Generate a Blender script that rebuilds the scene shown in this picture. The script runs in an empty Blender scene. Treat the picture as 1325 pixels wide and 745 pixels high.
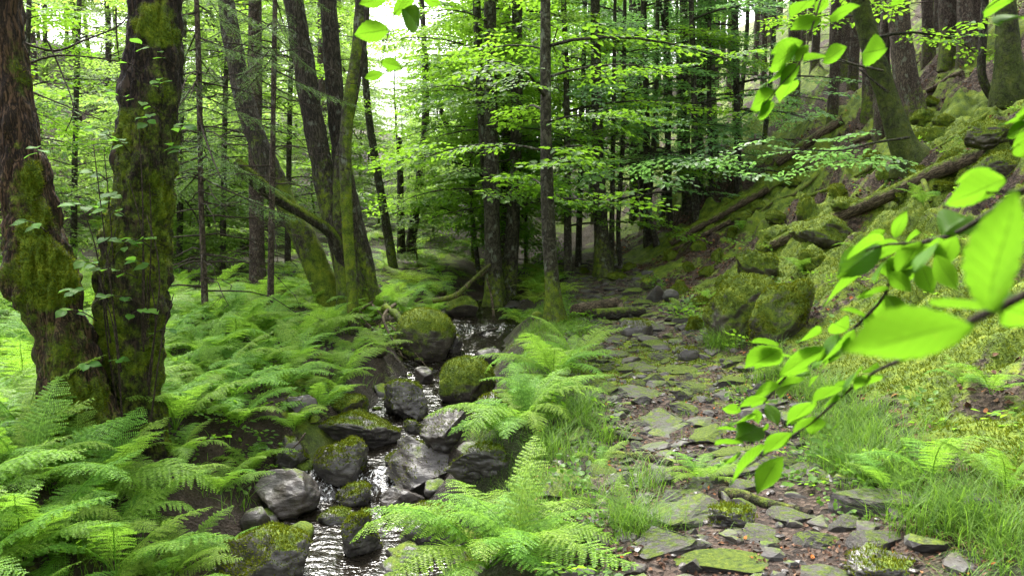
import bpy, bmesh, math, random
import numpy as np
from mathutils import Vector, Matrix, Quaternion

# ------------------------------------------------------------------ camera, world, sun, exposure
SC = bpy.context.scene
COL = SC.collection
rnd = random.Random(7)
RNG = np.random.default_rng(7)
R = math.radians

W, H, F, PITCH, CAMZ = 1325.0, 745.0, 1040.0, R(6.0), 1.6
cam_d = bpy.data.cameras.new('camera')
cam_d.sensor_width = 36.0
cam_d.lens = F / W * 36.0
cam_d.clip_start = 0.02
cam_d.clip_end = 2000
cam_d.dof.use_dof = True
cam_d.dof.focus_distance = 6.0
cam_d.dof.aperture_fstop = 6.5
cam = bpy.data.objects.new('camera', cam_d)
COL.objects.link(cam)
cam.location = (0, 0, CAMZ)
cam.rotation_euler = (R(90) - PITCH, 0, 0)
SC.camera = cam

SUN_EL, SUN_AZ = R(56), R(-22)           # azimuth measured from +Y towards +X
world = bpy.data.worlds.new('World')
SC.world = world
world.use_nodes = True
wn = world.node_tree
wn.nodes.clear()
sky = wn.nodes.new('ShaderNodeTexSky')
sky.sky_type = 'NISHITA'
sky.sun_disc = False
sky.sun_elevation = SUN_EL
sky.sun_rotation = SUN_AZ
sky.air_density = 1.0
sky.dust_density = 5.0
hs = wn.nodes.new('ShaderNodeHueSaturation')
hs.inputs['Saturation'].default_value = 0.12
bg = wn.nodes.new('ShaderNodeBackground')
bg.inputs['Strength'].default_value = 0.13
wo = wn.nodes.new('ShaderNodeOutputWorld')
wn.links.new(sky.outputs[0], hs.inputs['Color'])
wn.links.new(hs.outputs[0], bg.inputs['Color'])
wn.links.new(bg.outputs[0], wo.inputs['Surface'])

sun_d = bpy.data.lights.new('sun', 'SUN')
sun_d.energy = 1.2
sun_d.angle = R(12)
sun_d.color = (1.0, 0.95, 0.84)
sun = bpy.data.objects.new('sun', sun_d)
COL.objects.link(sun)
sd = Vector((math.sin(SUN_AZ) * math.cos(SUN_EL), math.cos(SUN_AZ) * math.cos(SUN_EL), math.sin(SUN_EL)))
sun.rotation_euler = sd.to_track_quat('Z', 'Y').to_euler()
sun.location = sd * 60

SC.view_settings.view_transform = 'Standard'
SC.view_settings.look = 'None'
SC.view_settings.gamma = 1
SC.view_settings.exposure = 2.68
SC.view_settings.use_curve_mapping = False
SC.render.engine = 'CYCLES'
cy = SC.cycles
cy.max_bounces = 7
cy.diffuse_bounces = 4
cy.glossy_bounces = 3
cy.transmission_bounces = 5
cy.transparent_max_bounces = 4
cy.caustics_reflective = False
cy.caustics_refractive = False
cy.use_denoising = True
cy.use_adaptive_sampling = True
cy.adaptive_threshold = 0.015
cy.sample_clamp_indirect = 6.0
SC.render.use_persistent_data = False

# ------------------------------------------------------------------ noise
def _hash(ix, iy, iz, seed):
    h = (ix.astype(np.uint32) * np.uint32(374761393) + iy.astype(np.uint32) * np.uint32(668265263)
         + iz.astype(np.uint32) * np.uint32(2147483647 - 5) + np.uint32(seed * 1274126177 & 0xffffffff))
    h = (h ^ (h >> np.uint32(13))) * np.uint32(1274126177)
    h = (h ^ (h >> np.uint32(15))) * np.uint32(2246822519)
    return ((h ^ (h >> np.uint32(16))) & np.uint32(0xffffff)).astype(np.float64) / 0xffffff

def vnoise(x, y, z=0.0, seed=0):
    x, y, z = np.broadcast_arrays(np.asarray(x, float), np.asarray(y, float), np.asarray(z, float))
    fx, fy, fz = np.floor(x), np.floor(y), np.floor(z)
    ix, iy, iz = fx.astype(np.int64), fy.astype(np.int64), fz.astype(np.int64)
    u, v, w = x - fx, y - fy, z - fz
    u = u * u * (3 - 2 * u); v = v * v * (3 - 2 * v); w = w * w * (3 - 2 * w)
    r = 0
    for dx in (0, 1):
        for dy in (0, 1):
            for dz in (0, 1):
                r = r + _hash(ix + dx, iy + dy, iz + dz, seed) * (u if dx else 1 - u) * (v if dy else 1 - v) * (w if dz else 1 - w)
    return r * 2 - 1

def fbm(x, y, z=0.0, oct=4, seed=0, gain=0.5, lac=2.03):
    a, s = 1.0, 0
    x, y, z = np.asarray(x, float), np.asarray(y, float), np.asarray(z, float)
    for i in range(oct):
        s = s + a * vnoise(x, y, z, seed + i * 17)
        a *= gain
        x, y, z = x * lac + 3.1, y * lac + 7.7, z * lac + 1.3
    return s

def sstep(a, b, x):
    t = np.clip((x - a) / (b - a), 0, 1)
    return t * t * (3 - 2 * t)

# ------------------------------------------------------------------ terrain functions
def xs(y): return np.interp(y, [-10, 3, 4.9, 6.4, 7.2, 8.6, 10.4, 11.6, 13, 18, 30, 60, 120], [-1.0, -1.05, -1.1, -1.18, -.92, -.8, -.63, -.47, -.3, -.1, .1, .5, .5])
def wl(y): return np.interp(y, [-10, 5, 6.15, 6.5, 7.5, 7.9, 9.4, 10.0, 11.2, 11.5, 13, 18, 30, 60, 120], [-.80, -.77, -.74, -.58, -.54, -.49, -.43, -.29, -.25, -.13, -.05, .3, 1.1, 3.0, 7])
def base(y): return np.interp(y, [-300, 5, 12, 18, 30, 60, 120, 300], [0, 0, .2, .5, 1.4, 3.6, 8, 8])
def xp(y): return np.interp(y, [-10, 2, 3.3, 6.4, 11, 15, 25, 60], [.6, .75, .92, 1.28, 1.5, 1.35, 1.3, 1.5])
def phw(y): return np.interp(y, [2, 4, 8, 12, 25], [.85, .78, .72, .8, .6])

def terrain(x, y):
    x, y = np.broadcast_arrays(np.asarray(x, float), np.asarray(y, float))
    b = base(y)
    d = x - xs(y) + .16 * fbm(x * .9, y * 1.6, 0, 3, 91) * sstep(26, 16, y)
    z = b.copy()
    z = z - .16 * sstep(0, -1.6, d) + .055 * np.clip(-d - 1.6, 0, 20)
    z = z + .38 * np.minimum(np.maximum(0, -x - 9.5), 22) * sstep(-9.5, -13, x)
    xe = xp(y) + phw(y) + .05
    s = x - xe
    hill = .66 * .4 * np.logaddexp(0, s / .4)
    hill = hill - .12 * np.maximum(0, s - 18) - .54 * np.maximum(0, s - 34)
    z = z + hill
    ridge = np.exp(-((x - .25 * (xp(y) + xs(y)) * 2 * 1.0) / .5) ** 2)
    z = z + .05 * ridge
    hm = sstep(.2, 1.6, s)
    lm = sstep(-.6, -2, d)
    n1 = fbm(x * .75, y * .75, 0, 3, 11)
    n2 = 1 - np.abs(fbm(x * 1.5, y * 1.5, 0, 3, 23)) * 1.6
    z = z + hm * (.17 * n1 + .17 * (n2 - .4)) + lm * .07 * n1
    z = z + .030 * fbm(x * 3.1, y * 3.1, 0, 3, 37) * (1 + .8 * hm)
    bil = np.abs(fbm(x * 2.6, y * 2.6, 0, 2, 43)) + .5 * np.abs(fbm(x * 6.1, y * 6.1, 0, 2, 47))
    z = z + hm * (.24 * bil - .12)
    near = sstep(22, 12, np.hypot(x, y))
    z = z + .012 * near * fbm(x * 11, y * 11, 0, 3, 51)
    c = np.exp(-(np.abs(d) / (np.where(d < 0, .86, .72) + np.where(d < 0, .3, .18) * sstep(6.6, 5.6, y))) ** 2.6)
    c = np.clip(c * 1.08, 0, 1)
    z = z * (1 - c) + (wl(y) - .22 + .05 * fbm(x * 4, y * 4, 0, 2, 5)) * c
    return z

def th(x, y): return float(terrain(np.array([x]), np.array([y]))[0])

def pdir(px, py):
    u, v = (px - W / 2) / F, (py - H / 2) / F
    return Vector((u, math.cos(PITCH) - v * math.sin(PITCH), -math.sin(PITCH) - v * math.cos(PITCH)))

def at(px, py, t):
    return Vector((0, 0, CAMZ)) + pdir(px, py) * t

_T = np.concatenate([np.arange(.8, 20, .02), np.arange(20, 140, .2)])
def gp(px, py):
    """where the line of sight through this picture point meets the terrain, and its depth"""
    d = pdir(px, py)
    X, Y, Z = d.x * _T, d.y * _T, CAMZ + d.z * _T
    below = Z < np.where(np.abs(X - xs(Y)) < 1.1, np.maximum(terrain(X, Y), wl(Y)), terrain(X, Y))
    i = int(np.argmax(below)) if below.any() else len(_T) - 1
    t = float(_T[i])
    return at(px, py, t), t

# ------------------------------------------------------------------ mesh helpers
class MB:
    def __init__(s):
        s.v, s.q, s.t, s.a, s.n = [], [], [], [], 0
    def add(s, v, q=None, t=None, a=None):
        v = np.asarray(v, float).reshape(-1, 3)
        if q is not None and len(q): s.q.append(np.asarray(q, np.int64) + s.n)
        if t is not None and len(t): s.t.append(np.asarray(t, np.int64) + s.n)
        s.v.append(v)
        s.a.append(np.zeros(len(v)) if a is None else np.broadcast_to(np.asarray(a, float), (len(v),)))
        s.n += len(v)
    def arrays(s):
        v = np.concatenate(s.v) if s.v else np.zeros((0, 3))
        q = np.concatenate(s.q) if s.q else np.zeros((0, 4), np.int64)
        t = np.concatenate(s.t) if s.t else np.zeros((0, 3), np.int64)
        a = np.concatenate(s.a) if s.a else np.zeros(0)
        return v, q, t, a
    def mesh(s, name, mat, origin=(0, 0, 0), smooth=True, attr=None, uv=None):
        v, q, t, a = s.arrays()
        return make_mesh(name, v - np.asarray(origin), q, t, mat, smooth, {attr: a} if attr else None, uv)

def make_mesh(name, v, q, t, mat, smooth=True, attrs=None, uv=None):
    q = np.asarray(q if q is not None else np.zeros((0, 4)), np.int64).reshape(-1, 4)
    t = np.asarray(t if t is not None else np.zeros((0, 3)), np.int64).reshape(-1, 3)
    me = bpy.data.meshes.new(name)
    me.vertices.add(len(v))
    me.vertices.foreach_set('co', np.asarray(v, np.float32).ravel())
    idx = np.concatenate([q.ravel(), t.ravel()]).astype(np.int32)
    me.loops.add(len(idx))
    me.loops.foreach_set('vertex_index', idx)
    st = np.concatenate([np.arange(len(q)) * 4, len(q) * 4 + np.arange(len(t)) * 3]).astype(np.int32)
    me.polygons.add(len(st))
    me.polygons.foreach_set('loop_start', st)
    me.polygons.foreach_set('use_smooth', np.full(len(st), smooth, bool))
    if attrs:
        for k, val in attrs.items():
            at_ = me.attributes.new(k, 'FLOAT', 'POINT')
            at_.data.foreach_set('value', np.asarray(val, np.float32))
    if uv is not None:
        l = me.uv_layers.new(name='UVMap')
        l.data.foreach_set('uv', np.asarray(uv, np.float32)[idx].ravel())
    me.update(calc_edges=True)
    me.materials.append(mat)
    return me

def link(name, me, parent=None, loc=None, mat=None):
    o = bpy.data.objects.new(name, me)
    COL.objects.link(o)
    if name in ('branches', 'limbs', 'suckers', 'roots'): o['kind'] = 'stuff'
    if parent is not None: o.parent = parent
    if mat is not None: o.matrix_basis = mat
    elif loc is not None: o.location = loc
    return o

def tag(o, label=None, cat=None, group=None, kind=None):
    if label: o['label'] = label
    if cat: o['category'] = cat
    if group: o['group'] = group
    if kind: o['kind'] = kind
    return o

def thing(name, label, cat, loc, group=None):
    o = bpy.data.objects.new(name, None)
    o.empty_display_size = .2
    COL.objects.link(o)
    o.location = loc
    return tag(o, label, cat, group)

def catmull(P, ds):
    P = np.asarray(P, float)
    out = []
    n = len(P)
    for i in range(n - 1):
        p0, p1, p2, p3 = P[max(i - 1, 0)], P[i], P[i + 1], P[min(i + 2, n - 1)]
        k = max(1, int(np.ceil(np.linalg.norm((p2 - p1)[:3]) / ds)))
        for j in range(k):
            t = j / k
            out.append(.5 * ((2 * p1) + (-p0 + p2) * t + (2 * p0 - 5 * p1 + 4 * p2 - p3) * t * t + (-p0 + 3 * p1 - 3 * p2 + p3) * t ** 3))
    out.append(P[-1])
    return np.array(out)

def tube(P, rad, sides):
    """ring vertices (n,sides,3) along a path"""
    P = np.asarray(P, float); rad = np.asarray(rad, float)
    n = len(P)
    T = np.gradient(P, axis=0) if n > 2 else np.repeat((P[1] - P[0])[None], n, 0)
    T /= np.linalg.norm(T, axis=1)[:, None] + 1e-9
    ref = np.array([1.0, 0, 0]) if abs(T[0, 0]) < .9 else np.array([0, 1.0, 0])
    U = np.zeros_like(P)
    u = np.cross(T[0], np.cross(ref, T[0])); u /= np.linalg.norm(u)
    for i in range(n):
        u = u - T[i] * np.dot(u, T[i]); u /= np.linalg.norm(u) + 1e-9
        U[i] = u
    V = np.cross(T, U)
    th_ = np.linspace(0, 2 * np.pi, sides, endpoint=False)
    c, s = np.cos(th_), np.sin(th_)
    D = U[:, None, :] * c[None, :, None] + V[:, None, :] * s[None, :, None]
    rr = rad[:, None] if rad.ndim == 1 else rad
    return P[:, None, :] + D * rr[..., None], D

def tube_faces(n, sides):
    i = np.arange(n - 1)[:, None] * sides
    j = np.arange(sides)[None, :]
    k = (j + 1) % sides
    return np.stack([i + j, i + k, i + sides + k, i + sides + j], -1).reshape(-1, 4)

def add_tube(mb, P, rad, sides=5, a=0.0, cap=True):
    ring, _ = tube(P, rad, sides)
    n = len(P)
    v = ring.reshape(-1, 3)
    q = tube_faces(n, sides)
    if cap:
        v = np.concatenate([v, [P[-1]], [P[0]]])
        j = np.arange(sides); k = (j + 1) % sides
        t1 = np.stack([np.full(sides, n * sides), (n - 1) * sides + j, (n - 1) * sides + k], -1)
        t2 = np.stack([np.full(sides, n * sides + 1), k, j], -1)
        mb.add(v, q, np.concatenate([t1, t2]), a)
    else:
        mb.add(v, q, None, a)

def rotm(yaw, pitch, roll):
    yaw, pitch, roll = [np.asarray(a, float) for a in (yaw, pitch, roll)]
    cy_, sy_, cp, sp, cr, sr = np.cos(yaw), np.sin(yaw), np.cos(pitch), np.sin(pitch), np.cos(roll), np.sin(roll)
    z, o = np.zeros_like(cy_), np.ones_like(cy_)
    Rz = np.stack([np.stack([cy_, -sy_, z], -1), np.stack([sy_, cy_, z], -1), np.stack([z, z, o], -1)], -2)
    Rx = np.stack([np.stack([o, z, z], -1), np.stack([z, cp, -sp], -1), np.stack([z, sp, cp], -1)], -2)
    Ry = np.stack([np.stack([cr, z, sr], -1), np.stack([z, o, z], -1), np.stack([-sr, z, cr], -1)], -2)
    return Rz @ Rx @ Ry

# ------------------------------------------------------------------ materials
def new_mat(name):
    m = bpy.data.materials.new(name)
    m.use_nodes = True
    nt = m.node_tree
    nt.nodes.clear()
    return m, nt

class NT:
    def __init__(s, nt): s.nt = nt
    def n(s, t, ins=None, **props):
        nd = s.nt.nodes.new(t)
        for k, v in props.items(): setattr(nd, k, v)
        if ins:
            for k, v in ins.items():
                sock = nd.inputs[k]
                if isinstance(v, bpy.types.NodeSocket): s.nt.links.new(v, sock)
                else: sock.default_value = v
        return nd
    def noise(s, vec, scale, detail=4, rough=.55, out='Fac'):
        nd = s.n('ShaderNodeTexNoise', {'Scale': scale, 'Detail': detail, 'Roughness': rough})
        if vec is not None: s.nt.links.new(vec, nd.inputs['Vector'])
        return nd.outputs[out]
    def ramp(s, fac, stops):
        nd = s.n('ShaderNodeValToRGB', {'Fac': fac})
        cr = nd.color_ramp
        while len(cr.elements) < len(stops): cr.elements.new(.5)
        for e, (p, c) in zip(cr.elements, stops):
            e.position = p
            e.color = (*c, 1) if len(c) == 3 else c
        return nd.outputs['Color']
    def mix(s, fac, a, b, mode='MIX'):
        nd = s.n('ShaderNodeMix', data_type='RGBA', blend_type=mode)
        for k, v in ((0, fac), (6, a), (7, b)):
            if isinstance(v, bpy.types.NodeSocket): s.nt.links.new(v, nd.inputs[k])
            else: nd.inputs[k].default_value = v if k == 0 else ((*v, 1) if len(v) == 3 else v)
        return nd.outputs[2]
    def math(s, op, a, b=0.0, clamp=False):
        nd = s.n('ShaderNodeMath', operation=op, use_clamp=clamp)
        for k, v in ((0, a), (1, b)):
            if isinstance(v, bpy.types.NodeSocket): s.nt.links.new(v, nd.inputs[k])
            else: nd.inputs[k].default_value = v
        return nd.outputs[0]
    def mapr(s, v, a, b, c=0.0, d=1.0):
        nd = s.n('ShaderNodeMapRange', {0: v, 1: a, 2: b, 3: c, 4: d}, interpolation_type='SMOOTHSTEP')
        return nd.outputs[0]
    def attr(s, name): return s.n('ShaderNodeAttribute', attribute_name=name).outputs['Fac']
    def coord(s, out='Object'): return s.n('ShaderNodeTexCoord').outputs[out]
    def mapping(s, vec, scale):
        return s.n('ShaderNodeMapping', {'Vector': vec, 'Scale': scale}).outputs[0]
    def bump(s, h, dist, strength=1.0, normal=None):
        ins = {'Height': h, 'Distance': dist, 'Strength': strength}
        if normal is not None: ins['Normal'] = normal
        return s.n('ShaderNodeBump', ins).outputs[0]
    def out(s, sh): s.n('ShaderNodeOutputMaterial', {'Surface': sh})
    def bsdf(s, col, rough, normal=None, spec=.4, **kw):
        ins = {'Base Color': col if isinstance(col, bpy.types.NodeSocket) else (*col, 1), 'Roughness': rough, 'Specular IOR Level': spec}
        if normal is not None: ins['Normal'] = normal
        ins.update(kw)
        return s.n('ShaderNodeBsdfPrincipled', ins).outputs[0]

def leaf_material(name, c0, c1, trans, tfac=.5, rough=.45, spec=.45, veins=False, objvar=.12):
    m, nt = new_mat(name); g = NT(nt)
    isl = g.n('ShaderNodeNewGeometry').outputs['Random Per Island']
    oi = g.n('ShaderNodeObjectInfo').outputs['Random']
    f = g.math('FRACT', g.math('ADD', isl, g.math('MULTIPLY', oi, 3.7)))
    col = g.mix(f, c0, c1)
    hsv = g.n('ShaderNodeHueSaturation', {'Color': col, 'Hue': g.mapr(oi, 0, 1, .5 - objvar * .12, .5 + objvar * .1), 'Value': g.mapr(f, 0, 1, 1 - objvar * 2, 1 + objvar * 2)}).outputs[0]
    tcol = g.mix(f, tuple(x * .8 for x in trans), tuple(x * 1.12 for x in trans))
    normal = None
    if veins:
        uv = g.n('ShaderNodeSeparateXYZ', {0: g.coord('UV')})
        t, s_ = uv.outputs[0], uv.outputs[1]
        ab = g.math('ABSOLUTE', s_)
        w = g.math('FRACT', g.math('MULTIPLY', g.math('SUBTRACT', t, g.math('MULTIPLY', ab, .28)), 8.0))
        vein = g.math('MULTIPLY', g.mapr(w, .0, .18, 1, 0), .6)
        mid = g.mapr(ab, .02, .07, 1, 0)
        vv = g.math('MAXIMUM', vein, mid)
        hsv = g.mix(g.math('MULTIPLY', vv, .35), hsv, tuple(min(1, x * 1.6 + .02) for x in c1))
        tcol = g.mix(g.math('MULTIPLY', vv, .95), tcol, tuple(x * .38 for x in trans))
        nz = g.noise(g.coord('UV'), 14, 3)
        tcol = g.mix(g.math('MULTIPLY', nz, .35), tcol, tuple(x * .75 for x in trans))
        spot = g.mapr(g.noise(g.n('ShaderNodeVectorMath', {0: g.coord('UV'), 1: g.n('ShaderNodeCombineXYZ', {0: g.math('MULTIPLY', oi, 40.0)}).outputs[0]}, operation='ADD').outputs[0], 9, 3, .7), .66, .72, 0, .8)
        hsv = g.mix(spot, hsv, (.09, .06, .015)); tcol = g.mix(spot, tcol, (.16, .10, .02))
        normal = g.bump(w, .02, .6)
    p = g.bsdf(hsv, rough, normal, spec)
    tr = g.n('ShaderNodeBsdfTranslucent', {'Color': tcol}).outputs[0]
    g.out(g.n('ShaderNodeMixShader', {0: tfac, 1: p, 2: tr}).outputs[0])
    return m

M = {}
M['leaf'] = leaf_material('beech_leaves', (.045, .12, .012), (.075, .165, .017), (.24, .46, .03), .52, .5, .26)
M['leaf_light'] = leaf_material('sunlit_tint_leaves', (.07, .145, .02), (.11, .19, .03), (.29, .47, .075), .52, .55, .22)  # paler copy of the leaf green, the clearing's light put into the colour
M['leaf_dark'] = leaf_material('shade_tint_leaves', (.055, .14, .04), (.085, .185, .055), (.22, .44, .10), .5, .45, .34)  # cooler copy of the leaf green, sky sheen of shaded leaves put into the colour
M['leaf_near'] = leaf_material('young_beech_leaf', (.06, .16, .008), (.085, .20, .012), (.105, .245, .010), .66, .5, .16, True, .08)
M['leaf_sprout'] = leaf_material('sprout_leaf', (.045, .13, .016), (.07, .165, .022), (.17, .38, .035), .5, .6, .12)
M['fern'] = leaf_material('fern_frond', (.098, .212, .025), (.14, .255, .031), (.25, .47, .042), .43, .55, .2, False, .18)
M['fern_far'] = leaf_material('fern_foliage', (.095, .195, .022), (.14, .24, .03), (.34, .54, .05), .48, .55, .2, False, .3)
M['grass'] = leaf_material('grass_blades', (.06, .14, .018), (.115, .19, .026), (.19, .36, .03), .42, .5, .2)
M['needle'] = leaf_material('spruce_needles', (.03, .07, .022), (.05, .10, .03), (.08, .16, .03), .28, .5, .4)
M['needle_light'] = leaf_material('young_spruce_needles', (.05, .10, .03), (.08, .15, .04), (.16, .28, .05), .35, .5, .4)
M['moss_fuzz'] = leaf_material('moss_shoots', (.04, .07, .005), (.105, .125, .007), (.15, .19, .008), .35, .75, .08)

MOSS0, MOSS1, MOSS2 = (.016, .029, .003), (.075, .120, .007), (.165, .205, .010)

def moss_color(g, vec):
    n = g.noise(vec, 9, 6, .65)
    n2 = g.noise(vec, 70, 3, .6)
    f = g.math('ADD', g.math('MULTIPLY', n, .7), g.math('MULTIPLY', n2, .42))
    return g.ramp(f, [(.40, MOSS0), (.55, MOSS1), (.72, MOSS2)]), f

def bark_material(name, c0, c1, c2, stretch=(14, 14, 3), depth=.02, mosscov=1.0, rough=.85, lichen=.0):
    m, nt = new_mat(name); g = NT(nt)
    co = g.coord('Object')
    v = g.mapping(co, stretch)
    vd = g.n('ShaderNodeVectorMath', {0: v, 1: g.n('ShaderNodeVectorMath', {0: g.noise(co, 6, 3, .6, 'Color'), 'Scale': .9}, operation='SCALE').outputs[0]}, operation='ADD').outputs[0]
    rg = g.math('ABSOLUTE', g.math('SUBTRACT', g.noise(vd, 2.1, 5, .6), .5))
    nz = g.noise(v, 3.7, 7, .7)
    nb = g.noise(co, 2.6, 4, .6)
    hgt = g.math('ADD', g.math('MULTIPLY', g.mapr(rg, 0, .10), .42), g.math('MULTIPLY', nz, .62))
    col = g.ramp(g.math('ADD', hgt, g.math('MULTIPLY', g.math('SUBTRACT', nb, .5), .5)), [(.28, c0), (.6, c1), (.98, c2)])
    if lichen:
        ln = g.noise(g.mapping(co, (5, 5, 3)), 2.2, 5, .6)
        col = g.mix(g.mapr(ln, .56, .66, 0, lichen), col, (.22, .25, .2))
    mc, mf = moss_color(g, co)
    ma = g.attr('moss')
    mn = g.noise(co, 13, 5, .7)
    mn2 = g.noise(co, 45, 4, .7)
    mm = g.mapr(g.math('ADD', ma, g.math('ADD', g.math('MULTIPLY', g.math('SUBTRACT', mn, .5), 1.3), g.math('MULTIPLY', g.math('SUBTRACT', mn2, .5), .5))), .28, .74, 0, mosscov)
    col = g.mix(mm, col, mc)
    h2 = g.mix(mm, hgt, mf)
    b = g.bump(h2, max(depth, .03), .9)
    g.out(g.bsdf(col, rough, b, .25))
    return m

M['bark_alder'] = bark_material('alder_bark', (.012, .010, .008), (.038, .031, .023), (.085, .072, .055), lichen=.35)
M['bark_old'] = bark_material('old_bark', (.006, .004, .003), (.022, .015, .010), (.062, .042, .027), (11, 11, 2.2), .04)
M['bark_rotten'] = bark_material('rotten_wood', (.008, .005, .003), (.042, .024, .013), (.14, .085, .048), (16, 16, 1.6), .035)
M['bark_beech'] = bark_material('beech_bark', (.016, .014, .010), (.045, .04, .028), (.085, .08, .06), (7, 7, 5), .01, lichen=.5)
M['bark_darkmoss'] = bark_material('moss_darkened_bark', (.008, .008, .005), (.02, .02, .012), (.045, .042, .028), (7, 7, 5), .012, mosscov=.36)
M['bark_spruce'] = bark_material('spruce_bark', (.025, .018, .014), (.075, .055, .043), (.15, .12, .095), (16, 16, 8), .014, lichen=.4)
M['bark_dead'] = bark_material('dead_wood', (.03, .022, .015), (.11, .08, .052), (.24, .19, .13), (18, 18, 4), .01)
M['twig'] = bark_material('twig_bark', (.02, .014, .01), (.05, .037, .025), (.1, .075, .05), (30, 30, 12), .004)

def rock_material(name, c0, c1, c2, moss_lo, moss_hi, rough=(.35, .7), mosscov=1.0, lich=.35, dirt=0.0):
    m, nt = new_mat(name); g = NT(nt)
    co = g.coord('Object')
    oi = g.n('ShaderNodeObjectInfo').outputs['Random']
    off = g.n('ShaderNodeVectorMath', {0: co, 1: g.n('ShaderNodeCombineXYZ', {0: g.math('MULTIPLY', oi, 37.0), 1: g.math('MULTIPLY', oi, 11.0)}).outputs[0]}, operation='ADD').outputs[0]
    n1 = g.noise(off, 5, 8, .65)
    n2 = g.noise(g.mapping(off, (3, 3, 14)), 3, 5, .6)
    f = g.math('ADD', g.math('MULTIPLY', n1, .6), g.math('MULTIPLY', n2, .4))
    col = g.ramp(f, [(.32, c0), (.52, c1), (.7, c2)])
    nl = g.noise(off, 22, 4, .6)
    col = g.mix(g.mapr(nl, .62, .72, 0, lich), col, (.3, .31, .27))
    if dirt: col = g.mix(g.mapr(g.noise(off, 4.2, 6, .7), .42, .62, 0, dirt), col, (.042, .029, .02))
    mc, mf = moss_color(g, off)
    nz = g.n('ShaderNodeSeparateXYZ', {0: g.n('ShaderNodeNewGeometry').outputs['Normal']}).outputs[2]
    mn = g.noise(off, 3.2, 6, .7)
    mm = g.mapr(g.math('ADD', g.math('MULTIPLY', nz, .5), g.math('MULTIPLY', mn, 1.0)), moss_lo, moss_hi, 0, mosscov)
    col = g.mix(mm, col, mc)
    hb = g.mix(mm, g.math('MULTIPLY', f, .8), mf)
    b = g.bump(hb, .03, .9)
    rg = g.mapr(mm, 0, 1, rough[0], .9)
    g.out(g.bsdf(col, rg, b, .4))
    return m

M['rock'] = rock_material('stream_rock', (.018, .017, .016), (.055, .05, .046), (.14, .13, .12), .86, 1.0)
M['rock_bare'] = rock_material('bare_wet_rock', (.014, .013, .013), (.045, .040, .038), (.095, .085, .08), .96, 1.14, (.42, .7), .9, .15, .5)
M['rock_moss'] = rock_material('mossy_rock', (.018, .016, .012), (.05, .043, .034), (.12, .1, .085), .42, .66)
M['rock_full_moss'] = rock_material('moss_blanketed_rock', (.02, .018, .013), (.05, .043, .034), (.11, .095, .08), .12, .38)
M['slate'] = rock_material('slate_stone', (.016, .015, .015), (.042, .039, .037), (.10, .096, .092), .9, 1.08, (.68, .85), .9, .12, .55)
M['slate_moss'] = rock_material('mossy_slate_stone', (.016, .015, .014), (.042, .039, .036), (.095, .09, .085), .76, .94, (.65, .85), 1.0, .12, .4)
M['gravel'] = rock_material('gravel', (.02, .016, .014), (.055, .046, .041), (.09, .08, .075), 1.3, 1.5, lich=0)

def litter_material():
    m, nt = new_mat('fallen_leaf'); g = NT(nt)
    isl = g.n('ShaderNodeNewGeometry').outputs['Random Per Island']
    col = g.ramp(isl, [(0, (.022, .012, .008)), (.35, (.055, .029, .018)), (.7, (.10, .055, .034)), (.92, (.16, .10, .066)), (1, (.30, .10, .022))])
    g.out(g.bsdf(col, .75, None, .08))
    return m
M['litter'] = litter_material()

def ground_material():
    m, nt = new_mat('forest_floor'); g = NT(nt)
    co = g.coord('Object')
    n1 = g.noise(co, 6, 7, .65)
    n2 = g.noise(co, 38, 5, .7)
    vo = g.n('ShaderNodeTexVoronoi', {'Vector': co, 'Scale': 42.0, 'Randomness': 1.0}).outputs
    dirt = g.ramp(g.math('ADD', g.math('MULTIPLY', n1, .5), g.math('MULTIPLY', n2, .5)), [(.3, (.010, .007, .005)), (.5, (.03, .02, .014)), (.72, (.075, .052, .037))])
    litc = g.ramp(g.n('ShaderNodeSeparateColor', {0: vo['Color']}).outputs[0], [(0, (.014, .009, .006)), (.5, (.042, .027, .019)), (1, (.10, .07, .052))])
    lit = g.attr('litter')
    col = g.mix(g.mapr(g.math('ADD', lit, g.math('MULTIPLY', g.math('SUBTRACT', n1, .5), .8)), .35, .6), dirt, litc)
    mc, mf = moss_color(g, co)
    mo = g.attr('moss')
    mn = g.noise(co, 4.5, 7, .7)
    mm = g.mapr(g.math('ADD', mo, g.math('MULTIPLY', g.math('SUBTRACT', mn, .5), 1.1)), .4, .58)
    col = g.mix(mm, col, mc)
    gr = g.attr('grass')
    col = g.mix(g.math('MULTIPLY', gr, .6), col, (.022, .04, .009))
    wet = g.attr('wet')
    col = g.mix(wet, col, (.012, .010, .008))
    hb = g.mix(mm, g.math('ADD', g.math('MULTIPLY', vo['Distance'], .5), g.math('MULTIPLY', n2, .8)), mf)
    b = g.bump(hb, .035, 1.0)
    g.out(g.bsdf(col, g.mapr(wet, 0, 1, .85, .25), b, .3))
    return m
M['ground'] = ground_material()

def water_material():
    m, nt = new_mat('stream_water'); g = NT(nt)
    co = g.coord('Object')
    n1 = g.noise(g.mapping(co, (.6, 1.6, 1)), 9, 3, .5)
    n2 = g.noise(g.mapping(co, (.8, 1.4, 1)), 30, 1, .5)
    b = g.bump(g.math('ADD', n1, g.math('MULTIPLY', n2, .3)), .03, 1.0)
    fo = g.attr('foam')
    fn = g.noise(g.mapping(co, (1, .35, 1)), 40, 4, .7)
    ff = g.mapr(g.math('ADD', fo, g.math('MULTIPLY', g.math('SUBTRACT', fn, .5), 1.4)), .55, .8)
    col = g.mix(ff, (.012, .010, .007), (.75, .77, .78))
    g.out(g.bsdf(col, g.mapr(ff, 0, 1, .13, .5), b, .5, IOR=1.4))
    return m
M['water'] = water_material()

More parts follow.
